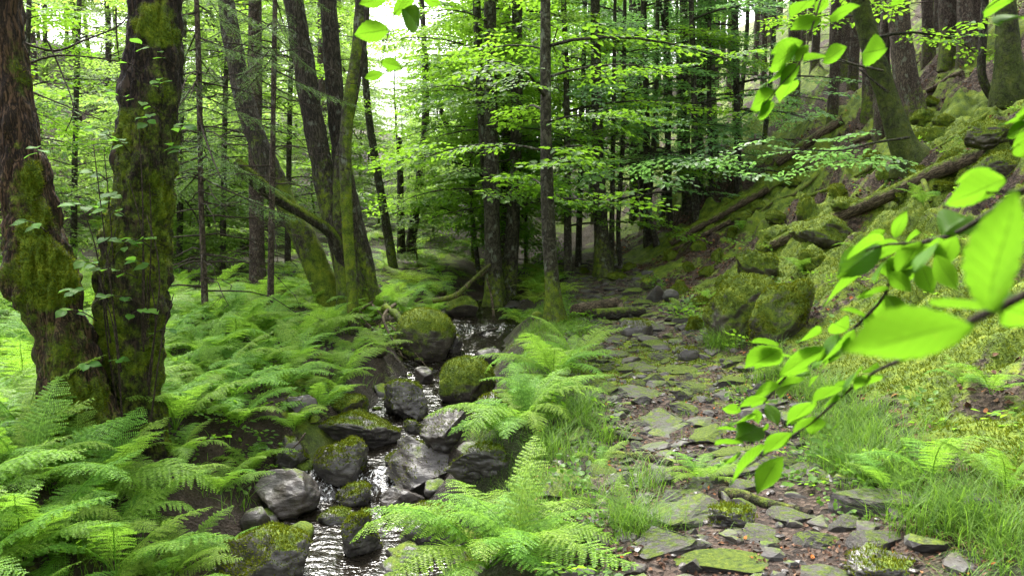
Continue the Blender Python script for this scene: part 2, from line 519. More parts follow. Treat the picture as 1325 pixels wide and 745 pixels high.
# ------------------------------------------------------------------ ground, path, hillside (one continuous sheet split by what it is)
def grow(start, step, ratio, end):
    out, x = [], start
    while x < end:
        x += step; step *= ratio
        out.append(x)
    return out
gx = np.array([-a for a in grow(4.5, .06, 1.07, 260)][::-1] + list(np.arange(-4.5, 6.5, .05)) + [a for a in grow(6.5, .06, 1.06, 260)])
gy = np.array([-40, -20, -10] + list(np.arange(-5, 2.5, .25)) + list(np.arange(2.5, 15, .05)) + grow(15, .07, 1.045, 300))
GX, GY = np.meshgrid(gx, gy)
GZ = terrain(GX, GY)
nx, ny = len(gx), len(gy)
TV = np.stack([GX, GY, GZ], -1).reshape(-1, 3)
ii = (np.arange(ny - 1)[:, None] * nx + np.arange(nx - 1)[None, :]).ravel()
TQ = np.stack([ii, ii + 1, ii + nx + 1, ii + nx], -1)
fx, fy = GX.ravel(), GY.ravel()
dS = fx - xs(fy)
sH = fx - (xp(fy) + phw(fy) + .05)
wob = fbm(fx * 1.7, fy * 1.7, 0, 3, 71)
pm = sstep(.12, -.18, np.abs(fx - xp(fy)) - phw(fy) + .22 * wob) * sstep(30, 20, fy)
hm = sstep(-.1, .8, sH)
big = fbm(fx * .55, fy * .55, 0, 3, 81)
mid_ = fbm(fx * 1.3, fy * 1.3, 0, 3, 87)
moss = hm * (.58 + .5 * mid_ + .16 * big) + (1 - hm) * (.36 + .3 * mid_) * (1 - pm) + pm * (.34 + .42 * mid_)
moss = moss * (1 - .75 * sstep(-9, -12, fx))
moss = moss + .3 * sstep(.3, .6, sH) * sstep(7, 5.5, fy)
moss = moss - .22 * pm * sstep(6.5, 3.5, fy)
litter = .35 + .5 * pm + .35 * hm + .6 * sstep(-9, -12, fx)
grass_a = sstep(.1, .5, dS - .5) * (1 - sstep(-.1, .25, fx - (xp(fy) - phw(fy)) + .15 * wob)) * (1 - hm) * sstep(14, 10, fy)
grass_b = sstep(-.2, .05, sH + .12 * wob) * sstep(.45, .2, sH + .2 * wob) * sstep(6.2, 5.0, fy)
grassm = np.clip(np.maximum(grass_a, grass_b) + sstep(-1.5, -3, dS) * .35 * sstep(-12, -9, fx), 0, 1)
wet = np.exp(-(np.abs(dS) / .75) ** 4) * .8 * sstep(14, 12.5, fy)
fc = lambda a: a[TQ].mean(1)
fpath = fc(pm) > .5
fhill = (~fpath) & (fc(sH) > 0)
def submesh(name, mask):
    q = TQ[mask]
    u, inv = np.unique(q.ravel(), return_inverse=True)
    me = make_mesh(name, TV[u], inv.reshape(-1, 4), None, M['ground'], True,
                   {'moss': moss[u], 'litter': litter[u], 'grass': grassm[u], 'wet': wet[u]})
    o = link(name, me)
    o['kind'] = 'structure'
    return o
path_o = submesh('path', fpath)
hill_o = submesh('hillside', fhill)
ground_o = submesh('ground', ~(fpath | fhill))

def tinterp(arr):
    A = arr.reshape(ny, nx)
    def f(x, y):
        i = np.clip(np.searchsorted(gx, x) - 1, 0, nx - 2); j = np.clip(np.searchsorted(gy, y) - 1, 0, ny - 2)
        return A[j, i]
    return f
f_moss, f_path, f_hill, f_grass = tinterp(moss), tinterp(pm), tinterp(hm), tinterp(grassm)

# ------------------------------------------------------------------ stream water
sy = np.arange(1.5, 13.4, .035)
sx = np.linspace(-1.25, 1.2, 62)
SX, SY = np.meshgrid(sx, sy)
WX = SX + xs(SY)
slope = np.gradient(wl(sy), sy)[:, None] + 0 * SX
rip = .010 * fbm(WX * 9, SY * 6, 0, 3, 3) + .006 * fbm(WX * 26, SY * 18, 0, 2, 9)
WZ = wl(SY + .12 * fbm(WX * 3, SY * 1.0, 0, 2, 13)) + rip * (1 + 6 * np.clip(slope, 0, .5))
foam = np.clip((slope - .12) * 1.6, 0, .5) + .04
i0 = (np.arange(len(sy) - 1)[:, None] * len(sx) + np.arange(len(sx) - 1)[None, :]).ravel()
wq = np.stack([i0, i0 + 1, i0 + len(sx) + 1, i0 + len(sx)], -1)
stream_o = link('stream', make_mesh('stream', np.stack([WX, SY, WZ], -1).reshape(-1, 3), wq, None, M['water'], True, {'foam': foam.ravel()}))
stream_o['kind'] = 'structure'

# ------------------------------------------------------------------ rocks
_ico = {}
def ico(sub):
    if sub not in _ico:
        bm = bmesh.new()
        bmesh.ops.create_icosphere(bm, subdivisions=sub, radius=1)
        v = np.array([x.co[:] for x in bm.verts]); t = np.array([[x.index for x in f.verts] for f in bm.faces])
        bm.free()
        _ico[sub] = (v, t)
    return _ico[sub]

def rock_shape(seed, sub=4, cuts=9, rough=.10, cutmin=.55, cutmax=.9, square=0.0):
    r = np.random.default_rng(seed)
    v, t = ico(sub)
    v = v.copy()
    if square: v = np.sign(v) * np.abs(v) ** (1 - square * .55)
    for i in range(cuts):
        n = r.normal(size=3); n /= np.linalg.norm(n)
        if i % 3 == 0: n[2] *= .3; n /= np.linalg.norm(n)
        d = r.uniform(cutmin, cutmax)
        v -= np.maximum(0, v @ n - d)[:, None] * n
    o = r.uniform(0, 50, 3)
    nrm = v / (np.linalg.norm(v, axis=1)[:, None] + 1e-9)
    k = fbm(v[:, 0] * 1.6 + o[0], v[:, 1] * 1.6 + o[1], v[:, 2] * 1.6 + o[2], 5, seed % 97, .55)
    v = v + nrm * (rough * k)[:, None]
    k2 = np.abs(fbm(v[:, 0] * 3.6 + o[1], v[:, 1] * 3.6 + o[2], v[:, 2] * 3.6 + o[0], 3, seed % 89, .6))
    v = v + nrm * (rough * .7 * k2)[:, None]
    lo, hi = v.min(0), v.max(0)
    v = (v - (lo + hi) / 2) / ((hi - lo) / 2)
    return v, t

def fuzz(v, t, wgt, n, ln, wd, rng, lean=.6):
    """short moss shoots standing on a surface"""
    a, b, c = v[t[:, 0]], v[t[:, 1]], v[t[:, 2]]
    nr = np.cross(b - a, c - a)
    ar = np.linalg.norm(nr, axis=1)
    p = ar * wgt
    if p.sum() <= 0: return None
    f = rng.choice(len(t), n, p=p / p.sum())
    nr = nr[f] / (ar[f][:, None] + 1e-12)
    r1, r2 = np.sqrt(rng.random(n))[:, None], rng.random(n)[:, None]
    pos = a[f] * (1 - r1) + b[f] * r1 * (1 - r2) + c[f] * r1 * r2
    d = nr + rng.normal(size=(n, 3)) * lean
    d /= np.linalg.norm(d, axis=1)[:, None]
    s = np.cross(d, rng.normal(size=(n, 3))); s /= np.linalg.norm(s, axis=1)[:, None]
    L = ln * rng.uniform(.5, 1.3, n)[:, None]; Wd = wd * rng.uniform(.6, 1.3, n)[:, None]
    V = np.stack([pos - s * Wd - nr * .004, pos + s * Wd - nr * .004, pos + d * L], 1)
    return V.reshape(-1, 3), np.arange(n * 3).reshape(-1, 3)

def boulder(label, cx, cy, w, h, mat, seed, depth=.85, fz=0, cuts=9, rough=.1, t=None, rot=0, sub=4, sink=.25, tilt=0, name='boulder', cutmin=.55, cutmax=.9, group=None, square=0, cat='boulder'):
    if t is None:
        _, t = gp(cx, cy + h * .38)
    c = at(cx, cy, t + .0)
    hw, hh = w / F * t / 2, h / F * t / 2
    v, tr = rock_shape(seed, sub, cuts, rough, cutmin, cutmax, square)
    hd = hw * depth
    ex = sink * hh
    v = v * [hw, hd, hh + ex / 2]
    m = Matrix.Rotation(R(tilt), 3, 'Y') @ Matrix.Rotation(0, 3, 'X')
    v = v @ np.array(m).T
    ctr = Vector((c.x, c.y + hd * .45, c.z - ex / 2))
    base_z = v[:, 2].min()
    v = v - [0, 0, base_z]
    o = link(name, make_mesh(name, v, None, tr, M[mat]), loc=(ctr.x, ctr.y, ctr.z + base_z))
    o.rotation_euler.z = R(rot)
    tag(o, label, cat, group)
    if fz:
        vz = v[tr]; nn = np.cross(vz[:, 1] - vz[:, 0], vz[:, 2] - vz[:, 0]); nn /= np.linalg.norm(nn, axis=1)[:, None] + 1e-12
        ctrs = vz.mean(1)
        nzv = fbm(ctrs[:, 0] * 6, ctrs[:, 1] * 6, ctrs[:, 2] * 6, 3, seed)
        lim = .1 if 'moss' in mat else .55
        wgt = sstep(lim - .25, lim + .3, nn[:, 2] + .5 * nzv)
        F_ = fuzz(v, tr, wgt, int(fz * 1.25), .022, .0045, RNG)
        if F_:
            mo = link('moss', make_mesh('moss', F_[0], None, F_[1], M['moss_fuzz'], False), parent=o)
            mo['kind'] = 'stuff'
    return o

B = boulder
B('big rounded moss-covered boulder beside the stream under the alder', 549, 436, 80, 72, 'rock_moss', 5, .9, 5000, 4, .06, cutmin=.8, cutmax=1.0, sub=5)
B('yellow-green mossy boulder next to the row of ferns by the stream', 604, 497, 74, 66, 'rock_moss', 12, .95, 4500, 6, .08, cutmin=.75, cutmax=1.0, sub=5)
B('dark hollowed rock with a mossy top in the stream bed', 524, 519, 62, 56, 'rock', 23, .9, 1500, 9, .16, sub=5)
B('small round bare grey rock resting above the hollowed rock', 548, 486, 26, 22, 'rock_bare', 29, .9, 0, 5, .08)
B('wide flat moss-topped slab at the head of the lower pool', 459, 558, 116, 46, 'rock', 31, .8, 3000, 10, .1, sub=5)
B('mossy boulder with a grey bare patch beside the small cascade', 437, 600, 78, 52, 'rock', 37, .85, 2500, 8, .1, sub=5, tilt=-12)
B('low mossy stone in the gap behind the flat slab', 448, 527, 50, 30, 'rock_moss', 41, .8, 800, 8, .1)
B('dark wet angular boulder at the edge of the lower pool', 369, 644, 86, 64, 'rock_bare', 43, .85, 0, 12, .08, sub=5, cutmin=.5)
B('small dark wedge of rock under the angular boulder', 331, 678, 44, 40, 'rock_bare', 47, .8, 0, 9, .08)
B('brown moss-crowned boulder standing in front of the lower pool', 334, 725, 132, 74, 'rock', 53, .8, 3500, 9, .12, sub=5)
B('mossy stone island in the middle of the lower pool', 456, 642, 48, 28, 'rock', 59, .8, 900, 8, .12, tilt=-8)
B('low wet mossy stone barely above the water of the pool', 436, 670, 52, 18, 'rock', 61, .7, 500, 8, .1)
B('upright mossy boulder at the foot of the big streamside fern', 467, 694, 54, 62, 'rock', 67, .9, 1500, 9, .12, sub=5)
B('small mossy stone beside the white cascade', 512, 596, 32, 22, 'rock', 71, .8, 400, 8, .1)
B('long brown slab sloping down into the stream by the cascade', 556, 612, 122, 62, 'rock_bare', 73, .8, 800, 11, .09, sub=5, tilt=14, cutmin=.5)
B('dark boulder with tufts of dry grass on the path side of the stream', 584, 558, 86, 54, 'rock_bare', 79, .85, 600, 9, .12, sub=5)
B('tiny mossy stone in the rapid above the cascade', 535, 553, 26, 20, 'rock', 83, .8, 300, 7, .1)
B('brown rotten-looking rock under the fern bank', 373, 590, 54, 52, 'rock', 89, .9, 900, 9, .16)
B('half-buried flat rock under overhanging ferns with a pale face', 385, 528, 48, 32, 'rock_bare', 97, .8, 300, 9, .1)
B('round green hummock of moss in the fern bed', 336, 412, 50, 36, 'rock_moss', 101, .9, 1500, 3, .06, cutmin=.85, cutmax=1.0)
B('taller moss hummock behind the fern bed', 344, 388, 62, 36, 'rock_moss', 103, .9, 1500, 3, .08, cutmin=.85, cutmax=1.0)
B('small moss hummock beside the leaning alder', 393, 425, 30, 18, 'rock_moss', 107, .9, 500, 3, .08, cutmin=.85, cutmax=1.0)
B('mossy rock above the upper pool beneath a mossy root', 597, 398, 44, 30, 'rock_moss', 109, .9, 900, 6, .1)
B('flat dark stone at the side of the upper rapid', 632, 462, 36, 22, 'rock_bare', 113, .8, 0, 8, .1)
B('greenish stone between the upper rapid and the big boulder', 588, 446, 22, 26, 'rock', 127, .8, 300, 8, .1)
B('square-cut dark block with mossy top on the stony path', 824, 425, 42, 22, 'rock', 131, .9, 600, 7, .05, square=.8, cutmin=.85, cutmax=1.1)
B('angular dark block on the path edge below the slope', 891, 459, 26, 18, 'rock', 137, .9, 300, 7, .05, square=.8, cutmin=.85, cutmax=1.1)
B('pale triangular rock leaning at the foot of the slope', 848, 381, 26, 24, 'slate', 139, .7, 0, 9, .06, cutmin=.45, cutmax=.8)
B('squat pale brown rock beside the triangular rock', 868, 383, 22, 18, 'slate', 149, .8, 0, 8, .06)
B('bright mossy round stone under the slope by the far path', 840, 368, 22, 18, 'rock_moss', 151, .9, 400, 4, .06)
B('great moss-draped boulder spilling down to the path', 968, 400, 92, 100, 'rock_moss', 157, .9, 6000, 5, .12, sub=5, tilt=30, cutmin=.75, cutmax=1.0)
B('ridge-shaped mossy boulder beside the great draped boulder', 1012, 402, 70, 104, 'rock_moss', 163, .8, 5000, 5, .12, sub=5, tilt=28, cutmin=.75, cutmax=1.0)
B('mossy boulder with dark hollow on the lower slope', 985, 348, 70, 50, 'rock_moss', 167, .9, 3000, 6, .14, sub=5, tilt=20)
B('mossy outcrop below the long slanting log', 1075, 300, 90, 46, 'rock_moss', 173, .9, 3000, 5, .14, sub=5, tilt=15)
B('dark mossy mound under the upper leaf litter', 1290, 172, 70, 40, 'rock_moss', 179, .9, 2500, 5, .16, sub=5)
B('green mossy hummock at the far end of the slanting log', 1303, 212, 60, 36, 'rock_moss', 181, .9, 2000, 5, .12, sub=5)
B('low mossy stone at the grass edge of the path', 1150, 735, 100, 26, 'rock', 197, .8, 500, 9, .2, sub=5, sink=.8)
B('flat grey stump-like stone in the near grass', 1275, 653, 44, 22, 'slate', 199, .8, 0, 8, .06)
B('mossy stone on the path beneath the arching root', 950, 672, 66, 30, 'rock', 211, .8, 500, 10, .2, sub=5, sink=.7)
for k, (cx, cy, w, h) in enumerate([(905, 318, 30, 22), (930, 330, 34, 26), (948, 300, 30, 24), (915, 352, 34, 26), (940, 368, 40, 30), (893, 345, 24, 20), (1010, 305, 60, 40), (1045, 265, 50, 32),
        (1085, 245, 46, 30), (1110, 265, 60, 34), (1060, 335, 50, 30), (1210, 130, 40, 22), (1195, 150, 44, 24), (1225, 155, 40, 24), (1205, 172, 50, 26), (985, 265, 30, 18), (960, 280, 30, 18), (1150, 225, 46, 26),
        (1190, 222, 44, 24), (870, 330, 26, 16), (1030, 235, 34, 18), (1130, 200, 30, 20), (880, 372, 30, 22), (905, 390, 32, 26), (900, 420, 26, 20), (1235, 200, 44, 24), (1265, 235, 50, 30), (1225, 240, 40, 24),
        (1170, 252, 40, 22), (1010, 280, 40, 24), (780, 352, 26, 14), (800, 358, 28, 14), (815, 345, 22, 12), (755, 350, 22, 12)]):
    B('small moss-covered rock among the hummocks of the slope', cx, cy, w * rnd.uniform(.55, 1.05), h * rnd.uniform(.5, .95), 'rock_full_moss', 300 + k, rnd.uniform(.7, 1.2), 1500, 6, .26, sub=4, sink=1.1, cutmin=.55, cutmax=.95, group='mossy rocks on the slope', rot=k * 37, tilt=12, name='mossy_rock', cat='rock')

B('dark mossy ledge under the ferns on the path side of the stream', 620, 598, 90, 50, 'rock', 223, .8, 1200, 9, .14, sub=5)
B('flat wet rock at the root of the long sloping slab', 520, 652, 60, 40, 'rock_bare', 227, .8, 0, 10, .1, sub=5)
B('brown rock behind the biggest fern at the water edge', 560, 690, 90, 60, 'rock', 229, .8, 900, 9, .12, sub=5)
B('mossy rock tucked below the fern row', 640, 528, 50, 36, 'rock', 233, .8, 900, 9, .12)
k = 0
while k < 70:
    y = rnd.uniform(4.4, 13.5); side = rnd.choice([-1, 1])
    x = float(xs(y)) + side * abs(rnd.gauss(.55, .22))
    if abs(x - float(xs(y))) < .22: continue
    a = rnd.choice([.05, .07, .09, .12, .16]) * rnd.uniform(.8, 1.3)
    v, t = rock_shape(700 + k, 3, 10, .1, .5, .9)
    v = v * [a, a * rnd.uniform(.6, 1), a * rnd.uniform(.4, .8)]
    z = max(th(x, y), float(wl(y)) - a * .3)
    o = link('stream_stone', make_mesh('stream_stone', v, None, t, M[rnd.choice(['rock', 'rock_bare', 'rock_moss'])]), loc=(x, y, z + a * .15))
    o.rotation_euler.z = rnd.uniform(0, 6)
    tag(o, 'small wet stone along the edge of the stream', 'stone', 'stones along the stream'); k += 1
# ------------------------------------------------------------------ slate stones set in the path: parts of the path
stone_meshes = {}
for kind, cnt in (('slate', 9), ('slate_moss', 9)):
    for k in range(cnt):
        v, t = rock_shape(500 + k + cnt * (kind == 'slate'), 4, 16, .07, .38, .92, .3)
        v[:, 2] = np.where(v[:, 2] > 0, v[:, 2] * .8, v[:, 2])
        stone_meshes.setdefault(kind, []).append(make_mesh('stone', v, None, t, M[kind], False))
placed = []
def stone(x, y, a, b, thick, kind, rz, up=.45, tx=0, ty=0):
    me = rnd.choice(stone_meshes[kind])
    z = th(x, y)
    o = link('stone', me, parent=path_o)
    o.location = (x, y, z + thick * (up - .5))
    o.rotation_euler = (tx, ty, rz)
    o.scale = (a, b, thick)
    placed.append((x, y, (a + b) / 2))
for cx, cy, w, h, kd in [(838, 512, 80, 20, 'slate'), (858, 545, 86, 26, 'slate'), (885, 655, 104, 46, 'slate'), (862, 702, 120, 26, 'slate'), (918, 562, 64, 26, 'slate_moss'), (893, 528, 50, 16, 'slate_moss'),
        (966, 630, 42, 14, 'slate'), (985, 695, 80, 26, 'slate'), (1030, 668, 70, 22, 'slate'), (935, 727, 130, 36, 'slate_moss'), (858, 618, 46, 14, 'slate'), (800, 622, 50, 14, 'slate'), (1040, 612, 56, 16, 'slate'),
        (870, 645, 40, 10, 'slate'), (955, 585, 80, 18, 'slate_moss'), (1010, 600, 50, 14, 'slate_moss'), (830, 475, 60, 12, 'slate'), (905, 500, 60, 12, 'slate_moss'), (880, 480, 60, 10, 'slate_moss'), (800, 460, 40, 8, 'slate'),
        (1060, 700, 60, 18, 'slate_moss'), (893, 735, 34, 14, 'slate'), (970, 655, 46, 18, 'slate_moss'), (800, 440, 44, 9, 'slate'), (770, 425, 36, 8, 'slate'), (850, 445, 40, 8, 'slate_moss')]:
    p, t = gp(cx, cy)
    d = pdir(cx, cy)
    a = w / F * t / 2
    b = min(h / F * t / 2 / (-d.z / d.length), a * 1.2)
    stone(p.x, p.y, a, b, rnd.uniform(.05, .075), kd, rnd.uniform(-.2, .2), .32, rnd.uniform(-.05, .05), rnd.uniform(-.06, .06))
tries = 0
while len(placed) < 296 and tries < 60000:
    tries += 1
    y = 2.6 + 13.5 * rnd.random() ** 1.3
    x = float(xp(y)) + rnd.uniform(-1.05, 1.05) * float(phw(y))
    if float(f_path(x, y)) < .45: continue
    a = rnd.choice([.04, .05, .06, .08, .10, .13, .17]) * rnd.uniform(.8, 1.25)
    if y < 5.2 and x < float(xp(y)) and rnd.random() < .6: a = min(a, .07)
    if any((x - q[0]) ** 2 + ((y - q[1])) ** 2 < (.72 * (a + q[2])) ** 2 for q in placed): continue
    mossy = float(f_moss(x, y)) + rnd.uniform(-.2, .2) > .3
    stone(x, y, a, a * rnd.uniform(.55, .95), a * rnd.uniform(.25, .5) + .02, 'slate_moss' if mossy else 'slate', rnd.uniform(-.7, .7), rnd.uniform(.2, .55), rnd.uniform(-.1, .1), rnd.uniform(-.1, .1))

sm = MB()
flat_lib = []
for k in range(14):
    v, t = rock_shape(900 + k, 2, 14, .08, .4, .92, .3)
    flat_lib.append((v, t))
cnt = tries = 0
more_st = []
while cnt < 420 and tries < 40000:
    tries += 1
    y = 2.5 + 13.5 * rnd.random() ** 1.25
    x = float(xp(y)) + rnd.uniform(-1.1, 1.1) * float(phw(y))
    a = rnd.uniform(.035, .12)
    if any((x - q[0]) ** 2 + (y - q[1]) ** 2 < (.62 * (a + q[2])) ** 2 for q in placed + more_st): continue
    more_st.append((x, y, a)); cnt += 1
    v, t = flat_lib[cnt % 14]
    m = rotm(rnd.uniform(0, 6.3), rnd.uniform(-.12, .12), rnd.uniform(-.12, .12))
    th_k = a * rnd.uniform(.2, .4) + .012
    sm.add((v * [a, a * rnd.uniform(.6, 1), th_k]) @ m.T + [x, y, th(x, y) + th_k * rnd.uniform(-.5, .02)], None, t)
link('stones', sm.mesh('stones', M['slate'], smooth=False), parent=path_o)['kind'] = 'stuff'
# loose chips of slate: too many to count
gm = MB()
v1, t1 = ico(1)
for k in range(1900):
    y = 2.6 + 12 * rnd.random() ** 1.2
    x = float(xp(y)) + rnd.uniform(-1.15, 1.15) * float(phw(y))
    a = rnd.uniform(.010, .032)
    vv = v1 * (1 + .3 * RNG.normal(size=(len(v1), 1))) * [a, a * rnd.uniform(.5, 1), a * rnd.uniform(.2, .5)]
    an = rnd.uniform(0, 6.28); c, s = math.cos(an), math.sin(an)
    vv = vv @ np.array([[c, s, 0], [-s, c, 0], [0, 0, 1]])
    gm.add(vv + [x, y, 0], None, t1)
gv, gq, gt, ga = gm.arrays()
cen = gv.reshape(-1, len(v1), 3).mean(1)
gv = gv.reshape(-1, len(v1), 3) + np.stack([0 * cen[:, 0], 0 * cen[:, 0], terrain(cen[:, 0], cen[:, 1]) + .004], -1)[:, None, :]
o = link('gravel', make_mesh('gravel', gv.reshape(-1, 3), None, gt, M['gravel'], False), parent=path_o)
o['kind'] = 'stuff'

# ------------------------------------------------------------------ trunks and logs
def stem_rings(P4, ds, sides, ridge=.06, lump=.08, flare=0, seed=1, moss_h=1.0, moss_c=.6, lumpf=2.2, moss_up=0.0, base_z=None, ridgef=14.0, clump=0.0, spots_=()):
    """P4 rows: x,y,z,r from the foot upwards"""
    S = catmull(P4, ds)
    moss_h = max(moss_h, 1e-3)
    P, r = S[:, :3], S[:, 3]
    n = len(P)
    ring, D = tube(P, r, sides)
    zb = P[0, 2] if base_z is None else base_z
    hgt = np.maximum(0, P[:, 2] - zb)[:, None]
    ang = np.linspace(0, 2 * np.pi, sides, endpoint=False)[None, :]
    pos = ring
    k1 = fbm(pos[..., 0] * lumpf + seed, pos[..., 1] * lumpf, pos[..., 2] * lumpf * .8, 3, seed)
    k2 = np.abs(fbm(pos[..., 0] * ridgef, pos[..., 1] * ridgef, pos[..., 2] * ridgef * .22 + seed, 3, seed + 5))
    rr = r[:, None]
    disp = rr * lump * k1 - rr * ridge * (1 - k2 * 1.5)
    if flare:
        lob = .55 + .45 * np.cos(ang * 4 + seed * 1.7 + np.sin(ang * 2 + seed))
        disp = disp + rr * flare * np.exp(-hgt / (rr * 1.6 + .02)) * lob
    mo = moss_c * sstep(moss_h, moss_h * .15, hgt + .35 * moss_h * k1) + .18 * fbm(pos[..., 0] * 3, pos[..., 1] * 3, pos[..., 2] * 1.5, 3, seed + 31)
    for c_, r_ in spots_:
        mo = mo + (.42 + .6 * fbm(pos[..., 0] * 7, pos[..., 1] * 7, pos[..., 2] * 7, 3, seed + 9)) * np.exp(-1.0 * ((pos - np.array(c_)) ** 2).sum(-1) / r_ ** 2)
    if moss_up: mo = mo + moss_up * np.clip(D[..., 2] + .25, 0, 1)
    if clump:
        disp = disp + clump * sstep(.45, .75, mo) * (.4 + .9 * np.clip(fbm(pos[..., 0] * 9, pos[..., 1] * 9, pos[..., 2] * 9, 3, seed + 3) + .3, 0, 2))
    ring = P[:, None, :] + D * (rr + disp)[..., None]
    return S, ring, mo

def stem_mesh(name, ring, mo, mat, origin, top_cap=True):
    n, s, _ = ring.shape
    v = ring.reshape(-1, 3)
    q = tube_faces(n, s)
    cap = ring[-1].mean(0)
    cap0 = ring[0].mean(0)
    v = np.concatenate([v, [cap], [cap0]])
    j = np.arange(s); k = (j + 1) % s
    t = np.concatenate([np.stack([np.full(s, n * s), (n - 1) * s + j, (n - 1) * s + k], -1), np.stack([np.full(s, n * s + 1), k, j], -1)])
    return make_mesh(name, v - np.asarray(origin), q, t, M[mat], True, {'moss': np.concatenate([mo.ravel(), [0, 0]])})

def ring_fuzz(ring, mo, n, origin, ln=.022, wd=.004):
    k, s, _ = ring.shape
    q = tube_faces(k, s)
    t = np.concatenate([q[:, [0, 1, 2]], q[:, [0, 2, 3]]])
    v = ring.reshape(-1, 3)
    w = sstep(.4, .75, mo.ravel()[t].mean(1))
    F_ = fuzz(v, t, w, n, ln, wd, RNG, .7)
    if F_ is None: return None
    return make_mesh('moss', F_[0] - np.asarray(origin), None, F_[1], M['moss_fuzz'], False)

def px_stem(pix, t=None, ext=5.0, sink=.25, grow_r=.55, lean_away=0.0):
    """trunk line given from its top down to its foot as (px,py,width px); returns rows x,y,z,r from the foot up"""
    bx, by, bw = pix[-1][:3]
    if t is None: _, t = gp(bx, by)
    rows = []
    for e in pix[::-1]:
        dt = e[3] if len(e) > 3 else 0
        p = at(e[0], e[1], t + dt)
        rows.append([p.x, p.y, p.z, e[2] / F * (t + dt) / 2])
    rows = np.array(rows)
    foot = rows[0].copy(); foot[2] -= sink; foot[3] *= 1.05
    out = [foot] + list(rows)
    if ext:
        d = rows[-1, :3] - rows[-2, :3]; d /= np.linalg.norm(d)
        d = d * .7 + np.array([0, 0, .3]); d /= np.linalg.norm(d)
        for k in (1, 2, 3):
            out.append(np.array([*(rows[-1, :3] + d * ext * k / 3), rows[-1, 3] * (1 - (1 - grow_r) * k / 3)]))
    return np.array(out), t

def tree(name, label, cat, pix, mat, t=None, ext=5.0, sides=16, ds=.12, group=None, fz=0, root=None, partname='trunk', **kw):
    P4, t = px_stem(pix, t, ext)
    bz = P4[1, 2]
    if 'spots_' in kw: kw['spots_'] = [(at(a_, b_, t - c_ * 1.1), r_) for a_, b_, c_, r_ in kw['spots_']]
    S, ring, mo = stem_rings(P4, ds, sides, base_z=bz, **kw)
    org = P4[1, :3] if root is None else np.array(root.location)
    if root is None: root = thing(name, label, cat, org, group)
    tr = link(partname, stem_mesh(partname, ring, mo, mat, org), parent=root)
    if fz:
        me = ring_fuzz(ring, mo, fz, org)
        if me:
            o = link('moss', me, parent=tr); o['kind'] = 'stuff'
    return root, S, tr

# ------------------------------------------------------------------ leaf sprays and crowns
def leaf6(l, w):
    return np.array([[0, 0, 0], [.5 * w, .33 * l, .10 * w], [.38 * w, .70 * l, .07 * w], [0, l, -.05 * l], [-.38 * w, .70 * l, .07 * w], [-.5 * w, .33 * l, .10 * w]])
LQ = np.array([[0, 1, 2, 3], [0, 3, 4, 5]])

def spray_template(seed, L=.62, leaf=.075, ratio=.6, nm=9, nside=6, nl=5):
    r = np.random.default_rng(seed)
    items = []
    for i in range(nm):
        t = .12 + .85 * i / (nm - 1); items.append((np.array([0, t * L, 0]), (1 if i % 2 else -1) * r.uniform(.6, 1.0)))
    items.append((np.array([0, L, 0]), 0.0))
    for i in range(nside):
        s = 1 if i % 2 else -1
        t = .08 + .72 * i / nside
        a = s * r.uniform(.7, 1.0)
        sl = L * .55 * (1 - .55 * t) * r.uniform(.8, 1.2)
        dr = np.array([math.sin(a), math.cos(a), 0])
        for j in range(nl):
            u = (.25 + .75 * j / (nl - 1)) * sl
            items.append((np.array([0, t * L, 0]) + dr * u, a + (1 if j % 2 else -1) * r.uniform(.5, .9) * (0 if j == nl - 1 else 1)))
    V = []
    for p, a in items:
        l = leaf * r.uniform(.75, 1.2)
        m = rotm(-a, r.normal(0, .22) - .12, r.normal(0, .28))
        V.append(leaf6(l, l * ratio) @ m.T + p + [0, 0, -.10 * (np.linalg.norm(p) / L) ** 2 * L + r.normal(0, .008)])
    return np.concatenate(V)

TPL = [spray_template(k) for k in range(6)]
TPL_BIG = [spray_template(20 + k, .95, .15, .62, 7, 5, 4) for k in range(4)]

def put_sprays(mb, tpls, pos, yaw, pitch, roll, scale):
    pos, scale = np.asarray(pos, float), np.asarray(scale, float)
    n = len(pos)
    ch = RNG.integers(0, len(tpls), n)
    Rm = rotm(yaw, pitch, roll)
    for k, T in enumerate(tpls):
        sel = np.where(ch == k)[0]
        if not len(sel): continue
        V = np.einsum('nij,vj->nvi', Rm[sel], T) * scale[sel, None, None] + pos[sel, None, :]
        nl = V.shape[0] * V.shape[1] // 6
        q = (LQ[None] + (np.arange(nl) * 6)[:, None, None]).reshape(-1, 4)
        mb.add(V.reshape(-1, 3), q)

